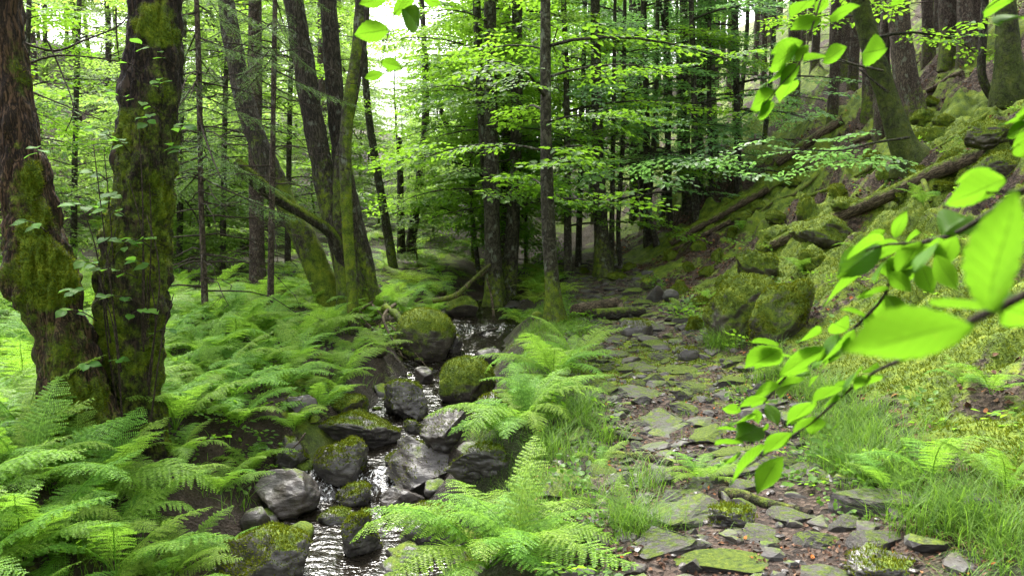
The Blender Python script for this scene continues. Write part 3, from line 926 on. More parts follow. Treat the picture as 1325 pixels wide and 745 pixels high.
def crown(axis, zlo, zhi, nlimb, Lr, seed, nspray=8, tpls=None, up=.35, droop=.3, scale=1.0, limb_r=.016, az0=None, azw=None, zpow=1.0, fall=.3):
    """axis: rows x,y,z,r of the stem; returns leaves MB and limbs MB"""
    r = np.random.default_rng(seed)
    leaves, limbs = MB(), MB()
    pos, yaw, pit, rol, sc = [], [], [], [], []
    for i in range(nlimb):
        f = ((i + r.random()) / nlimb) ** zpow
        z = zlo + (zhi - zlo) * f
        x0, y0 = np.interp(z, axis[:, 2], axis[:, 0]), np.interp(z, axis[:, 2], axis[:, 1])
        az = i * 2.39996 + r.normal(0, .3) if az0 is None else az0 + r.uniform(-azw, azw)
        L = r.uniform(*Lr) * (1 - fall * f)
        u = up * r.uniform(.4, 1.4)
        s = np.linspace(0, 1, 7)
        dirv = np.array([math.cos(az), math.sin(az)])
        wig = np.cumsum(r.normal(0, .05, 7)) * L * s
        P = np.stack([x0 + dirv[0] * L * s - dirv[1] * wig, y0 + dirv[1] * L * s + dirv[0] * wig, z + L * (u * s - droop * s * s)], -1)
        add_tube(limbs, P, (limb_r * (L / 1.8)) * (1 - .8 * s) + .003, 5)
        for k in range(nspray):
            ss = .18 + .82 * (k + r.random() * .6) / nspray
            ss = min(ss, 1)
            p = np.array([np.interp(ss, s, P[:, c]) for c in range(3)])
            side = 1 if k % 2 else -1
            a = az + side * r.uniform(.5, 1.1) * (1.15 - ss)
            pos.append(p + [0, 0, r.normal(0, .05)]); yaw.append(a - np.pi / 2); pit.append(r.normal(-.08, .16)); rol.append(r.normal(0, .16))
            sc.append(scale * r.uniform(.75, 1.25))
    put_sprays(leaves, tpls or TPL, pos, yaw, pit, rol, sc)
    return leaves, limbs

def dress(root, S, leafmat, barkmat, **kw):
    lv, lb = crown(S, **kw)
    org = np.array(root.location)
    c = link('crown', lv.mesh('crown', M[leafmat], org), parent=root); c['kind'] = 'stuff'
    link('limbs', lb.mesh('limbs', M[barkmat], org, attr='moss'), parent=root)

# spruce boughs
def bough_template(seed, L=1.6, dens=1.0, droop=.28):
    r = np.random.default_rng(seed)
    V = []
    ax = lambda t: np.array([0, t * L, -droop * L * (t - .25 * t * t)])
    nt = int(24 * dens)
    for i in range(nt):
        t = .12 + .88 * i / nt
        for s in (-1, 1):
            tl = (.42 * (1 - t) ** .7 + .06) * r.uniform(.7, 1.2)
            a = s * r.uniform(.75, 1.0)
            d = np.array([math.sin(a), math.cos(a), -r.uniform(.25, .7)]); d /= np.linalg.norm(d)
            nn = max(4, int(tl / .030))
            base_ = ax(t)
            for j in range(nn):
                p = base_ + d * tl * (j + .5) / nn
                for q in (-1, 1):
                    side = np.cross(d, [0, 0, 1]) * q + d * .8 + np.array([0, 0, r.normal(.1, .35)])
                    side /= np.linalg.norm(side)
                    w = np.cross(side, r.normal(size=3)); w /= np.linalg.norm(w) + 1e-9
                    l = .042 * r.uniform(.8, 1.2)
                    V.append([p - w * .005, p + w * .005, p + side * l])
    return np.array(V).reshape(-1, 3)

BT = [bough_template(k) for k in range(3)]
def spruce_crown(axis, zlo, zhi, n, Lr, seed, deadlo=None, ndead=0, droop=.0):
    r = np.random.default_rng(seed)
    nd, wood = MB(), MB()
    for i in range(n):
        f = (i + r.random()) / n
        z = zlo + (zhi - zlo) * f
        x0, y0 = np.interp(z, axis[:, 2], axis[:, 0]), np.interp(z, axis[:, 2], axis[:, 1])
        az = i * 2.39996 + r.normal(0, .3)
        L = (Lr[0] + (Lr[1] - Lr[0]) * (1 - f)) * r.uniform(.75, 1.2)
        T = BT[i % 3] * (L / 1.6)
        m = rotm(az - np.pi / 2, .12 - droop + r.normal(0, .1), r.normal(0, .1))
        V = T @ m.T + [x0, y0, z]
        nd.add(V, None, np.arange(len(V)).reshape(-1, 3))
        s = np.linspace(0, 1, 5)
        P = np.stack([0 * s, s * L, -.28 * L * (s - .25 * s * s)], -1) @ m.T + [x0, y0, z]
        add_tube(wood, P, .014 * (1 - .85 * s) * L / 1.6 + .002, 4)
    for i in range(ndead):
        z = r.uniform(deadlo, zlo + .3 * (zhi - zlo))
        x0, y0 = np.interp(z, axis[:, 2], axis[:, 0]), np.interp(z, axis[:, 2], axis[:, 1])
        az = r.uniform(0, 6.28); L = r.uniform(.4, 1.5)
        s = np.linspace(0, 1, 6)
        P = np.stack([x0 + math.cos(az) * L * s, y0 + math.sin(az) * L * s, z + L * (.1 * s - r.uniform(.1, .5) * s * s) + .02 * r.normal(size=6)], -1)
        add_tube(wood, P, .009 * (1 - .8 * s) + .0015, 4)
        for j in range(4):
            k = r.integers(2, 6); a2 = az + r.choice([-1, 1]) * r.uniform(.5, 1.0); l2 = L * r.uniform(.2, .4)
            P2 = np.stack([P[k, 0] + math.cos(a2) * l2 * s, P[k, 1] + math.sin(a2) * l2 * s, P[k, 2] - .25 * l2 * s * s], -1)
            add_tube(wood, P2, .004 * (1 - .7 * s) + .001, 3)
    return nd, wood

def dress_spruce(root, S, mat='needle', **kw):
    nd, wd = spruce_crown(S, **kw)
    org = np.array(root.location)
    if nd.n:
        c = link('crown', nd.mesh('crown', M[mat], org, False), parent=root); c['kind'] = 'stuff'
    link('branches', wd.mesh('branches', M['twig'], org, attr='moss'), parent=root)

# ------------------------------------------------------------------ single leaves for near twigs
def leaf_mesh(seed, mat, ratio=.64, na=32, nc=10):
    r = np.random.default_rng(seed)
    T, Sg = np.meshgrid(np.linspace(0, 1, na + 1), np.linspace(-1, 1, nc + 1), indexing='ij')
    hw = ratio / 2 * np.sin(np.pi * np.clip(T, 0, 1) ** .9) ** (.8 + .35 * T)
    hw = np.where(T > .999, 0.004, hw); hw = np.where(T < .001, .004, hw)
    edge = 1 + .045 * np.sin(T * 50) * (np.abs(Sg) > .9)
    x = Sg * hw * edge
    y = T + np.abs(Sg) * .03 * np.sin(np.pi * T)
    z = .16 * np.abs(x) + .016 * np.sin(2 * np.pi * 8 * (T - .28 * np.abs(Sg))) * np.abs(Sg) ** .5 * (1 - np.abs(Sg) ** 4) - r.uniform(.05, .22) * T ** 2 + .03 * np.sin(T * 5 + Sg * 2 + seed)
    z = z - (.16 * np.abs(x) + .03 * np.sin(seed)) * 0
    v = np.stack([x, y, z], -1).reshape(-1, 3)
    v[:, 2] -= v[nc // 2, 2]
    i = (np.arange(na)[:, None] * (nc + 1) + np.arange(nc)[None, :]).ravel()
    q = np.stack([i, i + 1, i + nc + 2, i + nc + 1], -1)
    uv = np.stack([T.ravel(), Sg.ravel()], -1)
    mb = make_mesh('leaf', v, q, None, M[mat], True, None, uv)
    return mb
LEAF_NEAR = [leaf_mesh(k, 'leaf_near', .55 + .03 * k) for k in range(4)]
LEAF_SPROUT = [leaf_mesh(10 + k, 'leaf_sprout', .66, 6, 4) for k in range(3)]

def put_leaf(parent, b, tip, nrm, me, org, wscale=1.0):
    b, tip = Vector(b), Vector(tip)
    yv = tip - b; L = yv.length; yv.normalize()
    zv = Vector(nrm); zv = (zv - yv * zv.dot(yv))
    if zv.length < 1e-4: zv = Vector((0, 0, 1)) - yv * yv.z
    zv.normalize()
    xv = yv.cross(zv)
    m = Matrix(((xv.x * L * wscale, yv.x * L, zv.x * L, b.x - org[0]), (xv.y * L * wscale, yv.y * L, zv.y * L, b.y - org[1]), (xv.z * L * wscale, yv.z * L, zv.z * L, b.z - org[2]), (0, 0, 0, 1)))
    return link('leaf', me, parent=parent, mat=m)

# ------------------------------------------------------------------ the named trees
def sprout(parent, org, p, az, L, nleaf, seed, mats=LEAF_SPROUT, lsize=.09, up=.7):
    """leafy shoot growing from a stem: twig with separate leaves"""
    r = random.Random(seed)
    s = np.linspace(0, 1, 6)
    P = np.stack([p[0] + math.cos(az) * L * s, p[1] + math.sin(az) * L * s, p[2] + L * (up * s - .35 * s * s)], -1)
    mb = MB(); add_tube(mb, P, .004 * (1 - .7 * s) + .0012, 5)
    tw = link('sprout', mb.mesh('sprout', M['twig'], org, attr='moss'), parent=parent)
    for k in range(nleaf):
        f = .3 + .7 * k / max(1, nleaf - 1)
        q = Vector([float(np.interp(f, s, P[:, c])) for c in range(3)])
        a = az + (0 if k == nleaf - 1 else (1 if k % 2 else -1) * r.uniform(.6, 1.2))
        l = lsize * r.uniform(.7, 1.25)
        put_leaf(tw, q, q + Vector((math.cos(a) * l, math.sin(a) * l, r.uniform(-.3, .3) * l)), (r.uniform(-.4, .4), -.35 + r.uniform(-.4, .4), 1), r.choice(mats), org)
    return tw

# two old trunks on the fern bank
root, S, tr = tree('rotten_trunk', 'old rotting trunk with bare brown wood and thick moss collars in the fern bed', 'tree',
    [(2, -10, 50), (10, 60, 48), (18, 130, 48), (26, 200, 56), (38, 270, 68), (50, 330, 82), (58, 368, 92), (70, 402, 72), (82, 450, 74), (96, 520, 82), (104, 585, 100)],
    'bark_rotten', ext=2.0, sides=72, ds=.028, fz=16000, ridge=.2, lump=.13, lumpf=3.5, flare=.25, seed=3, moss_h=3.5, moss_c=.42, ridgef=15, clump=.02,
    spots_=[(62, 362, .2, .26), (92, 368, .2, .18), (116, 515, .22, .2), (50, 300, .2, .18), (42, 180, .12, .13), (34, 225, .12, .15), (70, 320, .2, .18), (88, 440, .2, .09), (32, 90, .1, .12), (80, 590, .25, .22)])
for k, (px, py) in enumerate([(50, 205), (95, 385), (118, 480), (60, 300)]):
    p = at(px, py, float(root.location.y) - .2)
    sprout(root, np.array(root.location), p, rnd.uniform(-2.2, -.6), rnd.uniform(.15, .28), 4, 40 + k)
# bracket fungus shelves and moss collar
root, S, tr = tree('ivied_trunk', 'thick dark old trunk with leafy sprouts beside the rotting trunk', 'tree',
    [(204, -10, 66), (200, 60, 68), (196, 130, 74), (188, 210, 80), (180, 290, 84), (173, 370, 90), (168, 440, 90), (169, 490, 78), (174, 530, 66), (178, 580, 76)],
    'bark_old', ext=3.0, sides=72, ds=.028, fz=12000, ridge=.17, lump=.06, lumpf=3, flare=.2, seed=8, moss_h=5.5, moss_c=.46, ridgef=17, clump=.008,
    spots_=[(222, 40, .18, .2), (226, 110, .18, .18), (200, 470, .2, .18), (215, 250, .2, .14), (150, 160, .2, .13), (140, 430, .2, .13), (185, 20, .2, .14), (210, 400, .2, .14), (130, 320, .15, .12)])
org = np.array(root.location)
tb = float(org[1])
for k, (px, py, n) in enumerate([(215, 150, 5), (190, 170, 5), (228, 182, 6), (150, 185, 4), (165, 195, 5), (236, 200, 5), (140, 270, 4), (128, 275, 4), (175, 290, 4), (150, 330, 5), (168, 318, 5), (195, 320, 4), (132, 350, 4), (200, 350, 4), (178, 360, 4),
        (160, 415, 4), (185, 395, 4), (125, 415, 4), (190, 440, 3), (150, 470, 3), (205, 120, 4), (185, 95, 4), (230, 90, 4), (140, 235, 4), (120, 505, 4), (130, 540, 4)]):
    p = at(px, py, tb - .18)
    az = rnd.uniform(-2.6, -.5)
    sprout(root, org, p, az, rnd.uniform(.14, .34), n, 70 + k)
# bare suckers clinging round the old trunk
mb = MB()
for k in range(15):
    px = rnd.choice([rnd.uniform(118, 140), rnd.uniform(185, 205), rnd.uniform(130, 200)])
    y0 = rnd.uniform(380, 520); y1 = y0 - rnd.uniform(90, 260)
    tt = tb + rnd.uniform(-.25, .25)
    P = [at(px + (178 - px) * .4, y0 + 60, tt - .05), at(px + rnd.uniform(-8, 8), (y0 + y1) / 2, tt - .15), at(px + rnd.uniform(-25, 25), y1, tt - .1)]
    C = catmull([[*p, 0] for p in P], .08)[:, :3]
    add_tube(mb, C, np.linspace(.008, .003, len(C)), 4)
link('suckers', mb.mesh('suckers', M['twig'], org, attr='moss'), parent=root)

# sapling spruce with hanging boughs, and its bare-branched neighbour
root, S, tr = tree('young_spruce', 'slender young spruce with drooping thin boughs behind the old trunks', 'tree',
    [(254, -10, 7), (258, 120, 8), (260, 250, 8), (265, 385, 9)], 'bark_spruce', t=9.2, ext=2.0, sides=8, ds=.25, seed=4, moss_c=.3)
dress_spruce(root, S, 'needle_light', zlo=1.8, zhi=6.0, n=34, Lr=(.8, 1.4), seed=5, deadlo=.5, ndead=44, droop=.3)
root, S, tr = tree('spruce_tree', 'straight grey spruce trunk with bare side branches behind the leaning alder', 'tree',
    [(330, -10, 17), (330, 100, 18), (331, 250, 19), (334, 380, 22)], 'bark_spruce', ext=6, sides=16, ds=.12, seed=6, moss_c=.3, moss_h=.8, flare=.4)
dress_spruce(root, S, 'needle_light', zlo=3.4, zhi=9, n=20, Lr=(.8, 1.5), seed=15, deadlo=.6, ndead=40, droop=.25)

for k, (px, py, lab, lm) in enumerate([(95, 345, 'bright leafy young tree seen between the two old trunks', 'leaf_light'), (232, 352, 'bright young tree directly behind the thick old trunk', 'leaf_light'), (288, 352, 'lime green young tree between the young spruce and the grey spruce', 'leaf_light'), (372, 350, 'light green young tree behind the leaning alder', 'leaf'), (30, 360, 'leafy young tree behind the rotting trunk', 'leaf')]):
    root, S, tr = tree('young_tree', lab, 'tree', [(px + 8, -10, 6), (px + 3, 150, 7), (px, py, 9)], 'bark_beech', ext=2, sides=8, ds=.2, seed=140 + k, moss_c=.3)
    dress(root, S, lm, 'bark_beech', zlo=1.6, zhi=6.0, nlimb=20, Lr=(.8, 2.0), seed=140 + k, nspray=6, up=.3, droop=.3)
root, S, tr = tree('young_spruce', 'thin spruce with hanging green boughs in front of the alder tops', 'tree', [(356, -10, 6), (354, 120, 7), (352, 250, 8), (350, 395, 9)], 'bark_spruce', t=10.2, ext=2.0, sides=8, ds=.25, seed=44, moss_c=.3)
dress_spruce(root, S, 'needle_light', zlo=3.2, zhi=6.2, n=20, Lr=(.6, 1.1), seed=45, deadlo=1.2, ndead=24, droop=.4)
# alders by the stream
ALD = dict(ridge=.07, lump=.09, flare=.35, moss_h=2.8, moss_c=.62)
root, S, tr = tree('leaning_alder', 'curved leaning alder with a moss-covered lower trunk', 'tree',
    [(291, -10, 23, .3), (302, 60, 24, .2), (316, 130, 26, .1), (338, 195, 28), (366, 255, 30), (396, 315, 32), (418, 365, 34), (436, 412, 38)], 'bark_alder', t=11.3, ext=5, sides=28, ds=.06, fz=4500, seed=12, moss_up=.3, **ALD)
dress(root, S, 'leaf_light', 'bark_alder', zlo=5.2, zhi=9, nlimb=9, Lr=(1.0, 2.0), seed=31, nspray=6)
root, S, tr = tree('alder_clump', 'many-stemmed dark alder rising from one mossy stool beside the stream', 'tree',
    [(378, -10, 27), (392, 80, 28), (408, 170, 29), (424, 250, 31), (442, 320, 33), (454, 370, 36), (462, 425, 42)], 'bark_alder', t=11.2, ext=5, sides=28, ds=.06, fz=4000, seed=14, **ALD)
alder = root
_, S2, _ = tree('', '', '', [(424, -10, 22), (430, 80, 23), (438, 170, 24), (450, 260, 27), (468, 340, 30), (483, 420, 38)], 'bark_alder', t=11.4, ext=5, sides=24, ds=.06, fz=3500, seed=16, root=alder, **ALD)
_, S3, _ = tree('', '', '', [(466, -10, 12), (462, 60, 14), (452, 130, 16), (447, 200, 16), (450, 300, 15), (456, 380, 15), (461, 470, 17)], 'bark_beech', t=10.2, ext=4, sides=16, ds=.08, fz=2500, seed=18, root=alder, **dict(ALD, moss_h=7, moss_c=.7))
_, S4, _ = tree('', '', '', [(474, -10, 10), (470, 50, 12), (455, 140, 12), (440, 210, 16), (440, 300, 20), (450, 400, 26)], 'bark_alder', t=11.1, ext=3, sides=14, ds=.08, seed=19, root=alder, **ALD)
dress(alder, S, 'leaf_light', 'bark_alder', zlo=5.2, zhi=9, nlimb=9, Lr=(1.0, 2.0), seed=33, nspray=6)
# broken mossy limb
P4 = np.array([[*at(448, 345, 11.1), .11], [*at(428, 303, 10.9), .085], [*at(400, 282, 10.7), .07], [*at(360, 258, 10.5), .075], [*at(325, 230, 10.3), .085], [*at(302, 211, 10.2), .10]])
S_, ring, mo = stem_rings(P4, .04, 16, .1, .12, 0, 21, 0, 0, moss_up=.95)
lim = link('broken_limb', stem_mesh('broken_limb', ring, mo, 'bark_alder', np.array(alder.location)), parent=alder)
me = ring_fuzz(ring, mo, 2500, np.array(alder.location))
if me: link('moss', me, parent=lim)['kind'] = 'stuff'
# hanging roots and twigs on the stool
mb = MB()
for k in range(16):
    a = at(rnd.uniform(430, 520), rnd.uniform(385, 430), 10.9); b = at(rnd.uniform(440, 560), rnd.uniform(450, 505), rnd.uniform(9.7, 10.4))
    m_ = (a + b) / 2 + Vector((rnd.uniform(-.2, .2), rnd.uniform(-.2, .1), rnd.uniform(-.1, .15)))
    C = catmull([[*a, 0], [*m_, 0], [*b, 0]], .07)[:, :3]
    add_tube(mb, C, np.linspace(.022, .008, len(C)) * rnd.uniform(.4, 1.2), 6, .25)
link('roots', mb.mesh('roots', M['bark_dead'], np.array(alder.location), attr='moss'), parent=alder)
add = [(515, 395, 10.6), (528, 430, 10.4), (531, 470, 10.3)]

def simple_tree(name, label, pix, mat, leaf=None, t=None, ext=5, sides=14, ds=.12, fz=0, crown_kw=None, group=None, **kw):
    root, S, tr = tree(name, label, 'tree', pix, mat, t=t, ext=ext, sides=sides, ds=ds, fz=fz, group=group, **kw)
    if leaf: dress(root, S, leaf, mat, **crown_kw)
    return root, S

simple_tree('slim_tree', 'slim lit trunk leaning behind the alder clump in the bright clearing', [(470, 60, 9), (476, 140, 10), (486, 210, 11), (498, 280, 12), (510, 352, 13)], 'bark_beech', 'leaf_light', ext=3, moss_c=.5, moss_h=1.5, seed=25,
            crown_kw=dict(zlo=4.6, zhi=7, nlimb=6, Lr=(.5, 1.1), seed=41, nspray=5))
simple_tree('broken_stem', 'short dead stem with a snapped top standing in the bright clearing', [(516, 178, 8), (518, 240, 9), (519, 312, 11)], 'bark_alder', None, t=17, ext=0, seed=26, moss_c=.3)
simple_tree('crooked_tree', 'thin crooked dark trunk beside the snapped stem in the clearing', [(545, -10, 7), (549, 60, 8), (551, 120, 9), (549, 180, 10), (542, 240, 11), (532, 312, 13)], 'bark_alder', 'leaf_light', t=17.2, ext=3, seed=27, moss_c=.3,
            crown_kw=dict(zlo=6.4, zhi=9, nlimb=5, Lr=(.5, 1.0), seed=43, nspray=4))
simple_tree('fallen_pole', 'thin dead pole leaning across the clearing behind the crooked trunk', [(556, 95, 6), (570, 140, 7), (588, 190, 7), (640, 330, 9)], 'bark_alder', None, t=19, ext=0, seed=28, moss_c=.2)

BE = dict(ridge=.03, lump=.07, flare=.5, moss_h=1.0, moss_c=.55)
CK = lambda s, **k: dict(dict(zlo=1.5, zhi=6.6, nlimb=20, Lr=(1.0, 2.3), seed=s, nspray=7, up=.3, droop=.32, zpow=1.1), **k)
simple_tree('beech_tree', 'paired beech with the thicker twin trunk beside the upper stream', [(634, -10, 15), (635, 100, 17), (636, 200, 19), (637, 300, 21), (641, 395, 25)], 'bark_beech', 'leaf', sides=20, ds=.08, fz=1200, seed=51, crown_kw=CK(51), **BE)
simple_tree('beech_tree', 'thin beech stem crossing close behind the thicker twin trunk', [(616, -10, 10), (620, 80, 12), (626, 180, 13), (634, 290, 14), (640, 388, 16)], 'bark_beech', 'leaf_light', t=13.6, seed=52, crown_kw=CK(52, zlo=1.6, nlimb=22), **BE)
simple_tree('beech_tree', 'dark beech of the middle pair with fallen sticks at its foot', [(669, -10, 14), (669, 100, 15), (667, 200, 16), (663, 300, 18), (658, 385, 21)], 'bark_beech', 'leaf', sides=20, ds=.08, fz=900, seed=53, crown_kw=CK(53), **BE)
simple_tree('beech_tree', 'slender beech hidden partly behind the middle pair', [(656, -10, 9), (656, 100, 10), (654, 200, 11), (654, 300, 12), (652, 370, 14)], 'bark_beech', 'leaf', t=15.2, seed=54, crown_kw=CK(54, zlo=1.8, nlimb=20), **BE)
simple_tree('beech_tree', 'single straight beech with a mossy foot at the edge of the path', [(706, -10, 13), (706, 100, 14), (707, 200, 16), (710, 300, 18), (715, 370, 20), (718, 416, 26)], 'bark_beech', 'leaf', sides=24, ds=.07, fz=1800, seed=55, crown_kw=CK(55, nlimb=24, Lr=(.9, 2.5)), **BE)
simple_tree('beech_tree', 'dark two-stemmed beech at the foot of the slope', [(770, -10, 12), (772, 120, 14), (775, 240, 17), (781, 358, 22)], 'bark_beech', 'leaf_dark', sides=16, fz=400, seed=56, crown_kw=CK(56, nlimb=17, Lr=(1.2, 2.9), zlo=1.4), **BE)
for k, (pix, lab) in enumerate([
        ([(795, 60, 5), (793, 200, 6), (791, 350, 8)], 'thin sapling stem close beside the two-stemmed beech'),
        ([(808, 40, 5), (806, 180, 6), (800, 290, 6), (803, 345, 7)], 'thin wavy sapling between dark trunks at the slope foot'),
        ([(818, -10, 9), (819, 120, 10), (821, 285, 13)], 'straight brownish trunk just above the slope foot'),
        ([(850, 60, 6), (848, 160, 7), (842, 230, 8), (840, 280, 8), (850, 318, 10)], 'crooked thin sapling bending at its foot on the slope'),
        ([(884, -10, 10), (886, 120, 11), (888, 270, 13)], 'upright dark trunk rising from the lower slope'),
        ([(862, 40, 7), (864, 180, 8), (866, 290, 9)], 'narrow dark trunk among the teal-green leaf layers'),
        ([(905, 20, 7), (904, 150, 8), (906, 252, 10)], 'narrow trunk rising behind the lower slope rocks'),
        ([(756, 60, 6), (752, 200, 7), (748, 345, 9)], 'thin dark trunk behind the straight path-side beech')]):
    simple_tree('beech_sapling', lab, pix, 'bark_beech', 'leaf_dark' if k % 3 else 'leaf', seed=60 + k, ext=4, sides=10,
                crown_kw=CK(70 + k, nlimb=9, Lr=(.8, 2.2), zlo=1.9 + .3 * (k % 3), zhi=6.2), moss_c=.35, moss_h=.8, ridge=.03, lump=.06)

for k, (px, py, tt, lab) in enumerate([(838, 318, None, 'young beech with wide flat leaf layers at the foot of the slope'), (900, 285, None, 'young beech with teal-green leaf layers on the lower slope'), (955, 245, None, 'young beech spreading flat leaf layers over the mossy log'), (735, 362, None, 'young beech with flat layers behind the straight path-side beech'),
        (925, 205, None, 'young beech with leaf layers under the spruces of the slope')]):
    simple_tree('layered_beech', lab, [(px - 6, -10, 7), (px - 2, 120, 8), (px, py, 11)], 'bark_beech', ['leaf_dark', 'leaf_dark', 'leaf_dark', 'leaf', 'leaf'][k], seed=160 + k, ext=3, sides=10,
                crown_kw=CK(170 + k, nlimb=15, Lr=(1.4, 3.2), zlo=float(gp(px, py)[0].z) + .9, zhi=5.8 + .4 * k, up=.2, droop=.22, nspray=8), moss_c=.35, moss_h=.8, ridge=.03, lump=.06)
# hillside trees
root, S = simple_tree('mossy_beech', 'leaning beech wholly coated in dark moss halfway up the slope', [(1108, -20, 22), (1122, 40, 24), (1136, 90, 26), (1152, 140, 28), (1170, 190, 34), (1180, 208, 44)], 'bark_darkmoss', 'leaf', ext=5, sides=28, ds=.05, fz=900, seed=81,
            ridge=.03, lump=.08, flare=.5, moss_h=9, moss_c=.72, crown_kw=CK(81, zlo=3.6, zhi=8, nlimb=18))
for pts in ([(1142, 92, 8.9), (1110, 85, 8.6), (1075, 75, 8.4), (1040, 82, 8.3)], [(1128, 88, 8.9), (1096, 82, 8.6), (1072, 76, 8.4)], [(1176, 178, 9.0), (1130, 185, 8.6), (1085, 195, 8.3), (1030, 194, 8.1), (985, 200, 8.0)], [(1150, 120, 9.3), (1118, 95, 9.4), (1096, 75, 9.5)]):
    C = catmull([[*at(*p), 0] for p in pts], .08)[:, :3]
    mb = MB(); add_tube(mb, C, np.linspace(.017, .004, len(C)), 5, .3)
    link('branch', mb.mesh('branch', M['bark_alder'], np.array(root.location), attr='moss'), parent=root)
lv = MB()
pos, yaw = [], []
for k in range(26):
    f = k / 25
    p = at(1150 - 320 * f, 182 + 40 * f + rnd.uniform(-16, 22), 8.4 + 1.4 * f + rnd.uniform(-.4, .4))
    pos.append(p); yaw.append(rnd.uniform(-3, 3))
put_sprays(lv, TPL, pos, yaw, RNG.normal(-.05, .15, 26), RNG.normal(0, .15, 26), RNG.uniform(.7, 1.1, 26))
link('leaves', lv.mesh('leaves', M['leaf_dark'], np.array(root.location)), parent=root)['kind'] = 'stuff'

SPK = dict(ridge=.04, lump=.04, flare=.35, moss_h=.9, moss_c=.5)
for k, (pix, lab) in enumerate([
        ([(1160, -20, 26), (1167, 60, 28), (1178, 150, 33)], 'stout grey-brown spruce right behind the leaning mossy beech'),
        ([(1226, -20, 22), (1227, 30, 23), (1229, 76, 26)], 'straight spruce trunk at the top of the leaf litter'),
        ([(1249, -20, 19), (1249, 30, 20), (1250, 78, 23)], 'reddish straight spruce trunk on the upper slope'),
        ([(1122, -20, 18), (1125, 60, 19), (1128, 150, 23)], 'spruce trunk in the gap beside the leaning mossy beech'),
        ([(1135, -20, 20), (1138, 60, 21), (1146, 155, 25)], 'brown spruce whose foot is hidden by the mossy beech'),
        ([(1200, -20, 14), (1200, 20, 14), (1202, 78, 16)], 'slim spruce trunk beyond the mossy boulder pile')]):
    root, S, tr = tree('spruce_tree', lab, 'tree', pix, 'bark_spruce', ext=9, sides=18, ds=.1, seed=90 + k, **SPK)
    nd = None
    if k in (0, 3, 5): dress_spruce(root, S, zlo=float(root.location.z) + 5.5, zhi=float(root.location.z) + 11, n=10, Lr=(.8, 2.0), seed=95 + k, deadlo=float(root.location.z) + 1.2, ndead=18)
    else: dress_spruce(root, S, zlo=float(root.location.z) + 6.5, zhi=float(root.location.z) + 7.5, n=3, Lr=(.8, 1.2), seed=95 + k, deadlo=float(root.location.z) + 1.0, ndead=14)
simple_tree('bent_sapling', 'thin black bent sapling on the upper slope', [(1276, -20, 9), (1272, 40, 10), (1270, 90, 11), (1275, 112, 11), (1292, 138, 15)], 'bark_alder', None, ext=3, sides=10, ds=.08, seed=101, moss_c=.3)
root, S = simple_tree('rooted_beech', 'broad mossy trunk with spreading roots high on the slope', [(1300, -20, 25), (1302, 30, 27), (1305, 80, 33), (1310, 118, 44)], 'bark_darkmoss', None, ext=4, sides=28, ds=.06, fz=900, seed=103, ridge=.04, lump=.1, flare=.25, moss_h=7, moss_c=.6)

# ------------------------------------------------------------------ background woods: shared meshes, one object per tree
def lib_tree(kind, seed):
    r = np.random.default_rng(seed)
    if kind == 'spruce':
        hgt = 15.0
        P4 = np.array([[0, 0, -.4, .19], [0, 0, 0, .18], [.03, 0, 3, .15], [r.normal(0, .06), r.normal(0, .06), 8, .11], [0, 0, hgt, .02]])
        S, ring, mo = stem_rings(P4, .35, 10, .04, .05, .35, seed, 1.0, .5, base_z=0)
        tr = stem_mesh('trunk', ring, mo, 'bark_spruce', (0, 0, 0))
        nd, wd = spruce_crown(S, 6.8, 14.5, 20, (.5, 2.1), seed, 1.0, 34)
        return [('trunk', tr), ('crown', nd.mesh('crown', M['needle'], smooth=False)), ('branches', wd.mesh('branches', M['twig'], attr='moss'))]
    leafm, zlo, zhi, nl, Lr, tp, sc, rad = {
        'beech': ('leaf', 2.2, 11, 36, (1.2, 2.8), TPL_BIG, .8, .14), 'beech_dark': ('leaf_dark', 1.6, 9.5, 36, (1.2, 3.0), TPL_BIG, .7, .10),
        'light': ('leaf_light', 2.6, 12, 44, (1.2, 2.8), TPL_BIG, .8, .11), 'shrub': ('leaf_light', .3, 3.2, 26, (.6, 1.4), TPL, 1.0, .03),
        'young': ('leaf', .9, 5.0, 30, (.7, 1.8), TPL, 1.1, .045), 'pole': ('leaf_dark', 4.5, 9.5, 9, (.7, 1.6), TPL_BIG, .6, .065)}[kind]
    top = zhi + .5
    P4 = np.array([[0, 0, -.4, rad * 1.1], [0, 0, 0, rad], [r.normal(0, .15), r.normal(0, .15), top * .35, rad * .8], [r.normal(0, .3), r.normal(0, .3), top * .7, rad * .5], [r.normal(0, .3), r.normal(0, .3), top, rad * .12]])
    S, ring, mo = stem_rings(P4, .3, 10, .03, .07, .5, seed, 1.2, .5, base_z=0)
    tr = stem_mesh('trunk', ring, mo, 'bark_beech', (0, 0, 0))
    lv, lb = crown(S, zlo, zhi, nl, Lr, seed, 7, tp, scale=sc, up=.35, droop=.3)
    return [('trunk', tr), ('crown', lv.mesh('crown', M[leafm])), ('limbs', lb.mesh('limbs', M['bark_beech'], attr='moss'))]
LIB = {k: [lib_tree(k, s * 7 + i) for i in range(n)] for s, (k, n) in enumerate([('spruce', 2), ('beech', 2), ('light', 2), ('shrub', 3), ('young', 2), ('pole', 3)])}
spots = []
def place_tree(kind, name, label, x, y, sc, group, cat='tree', sz=1.0):
    parts = LIB[kind][len(spots) % len(LIB[kind])]
    o = thing(name, label, cat, (x, y, th(x, y)), group)
    o.rotation_euler.z = rnd.uniform(0, 6.28)
    o.scale = (sc, sc, sc * sz)
    for nme, me in parts:
        c = link(nme, me, parent=o)
        if nme == 'crown': c['kind'] = 'stuff'
    spots.append((x, y))
    return o
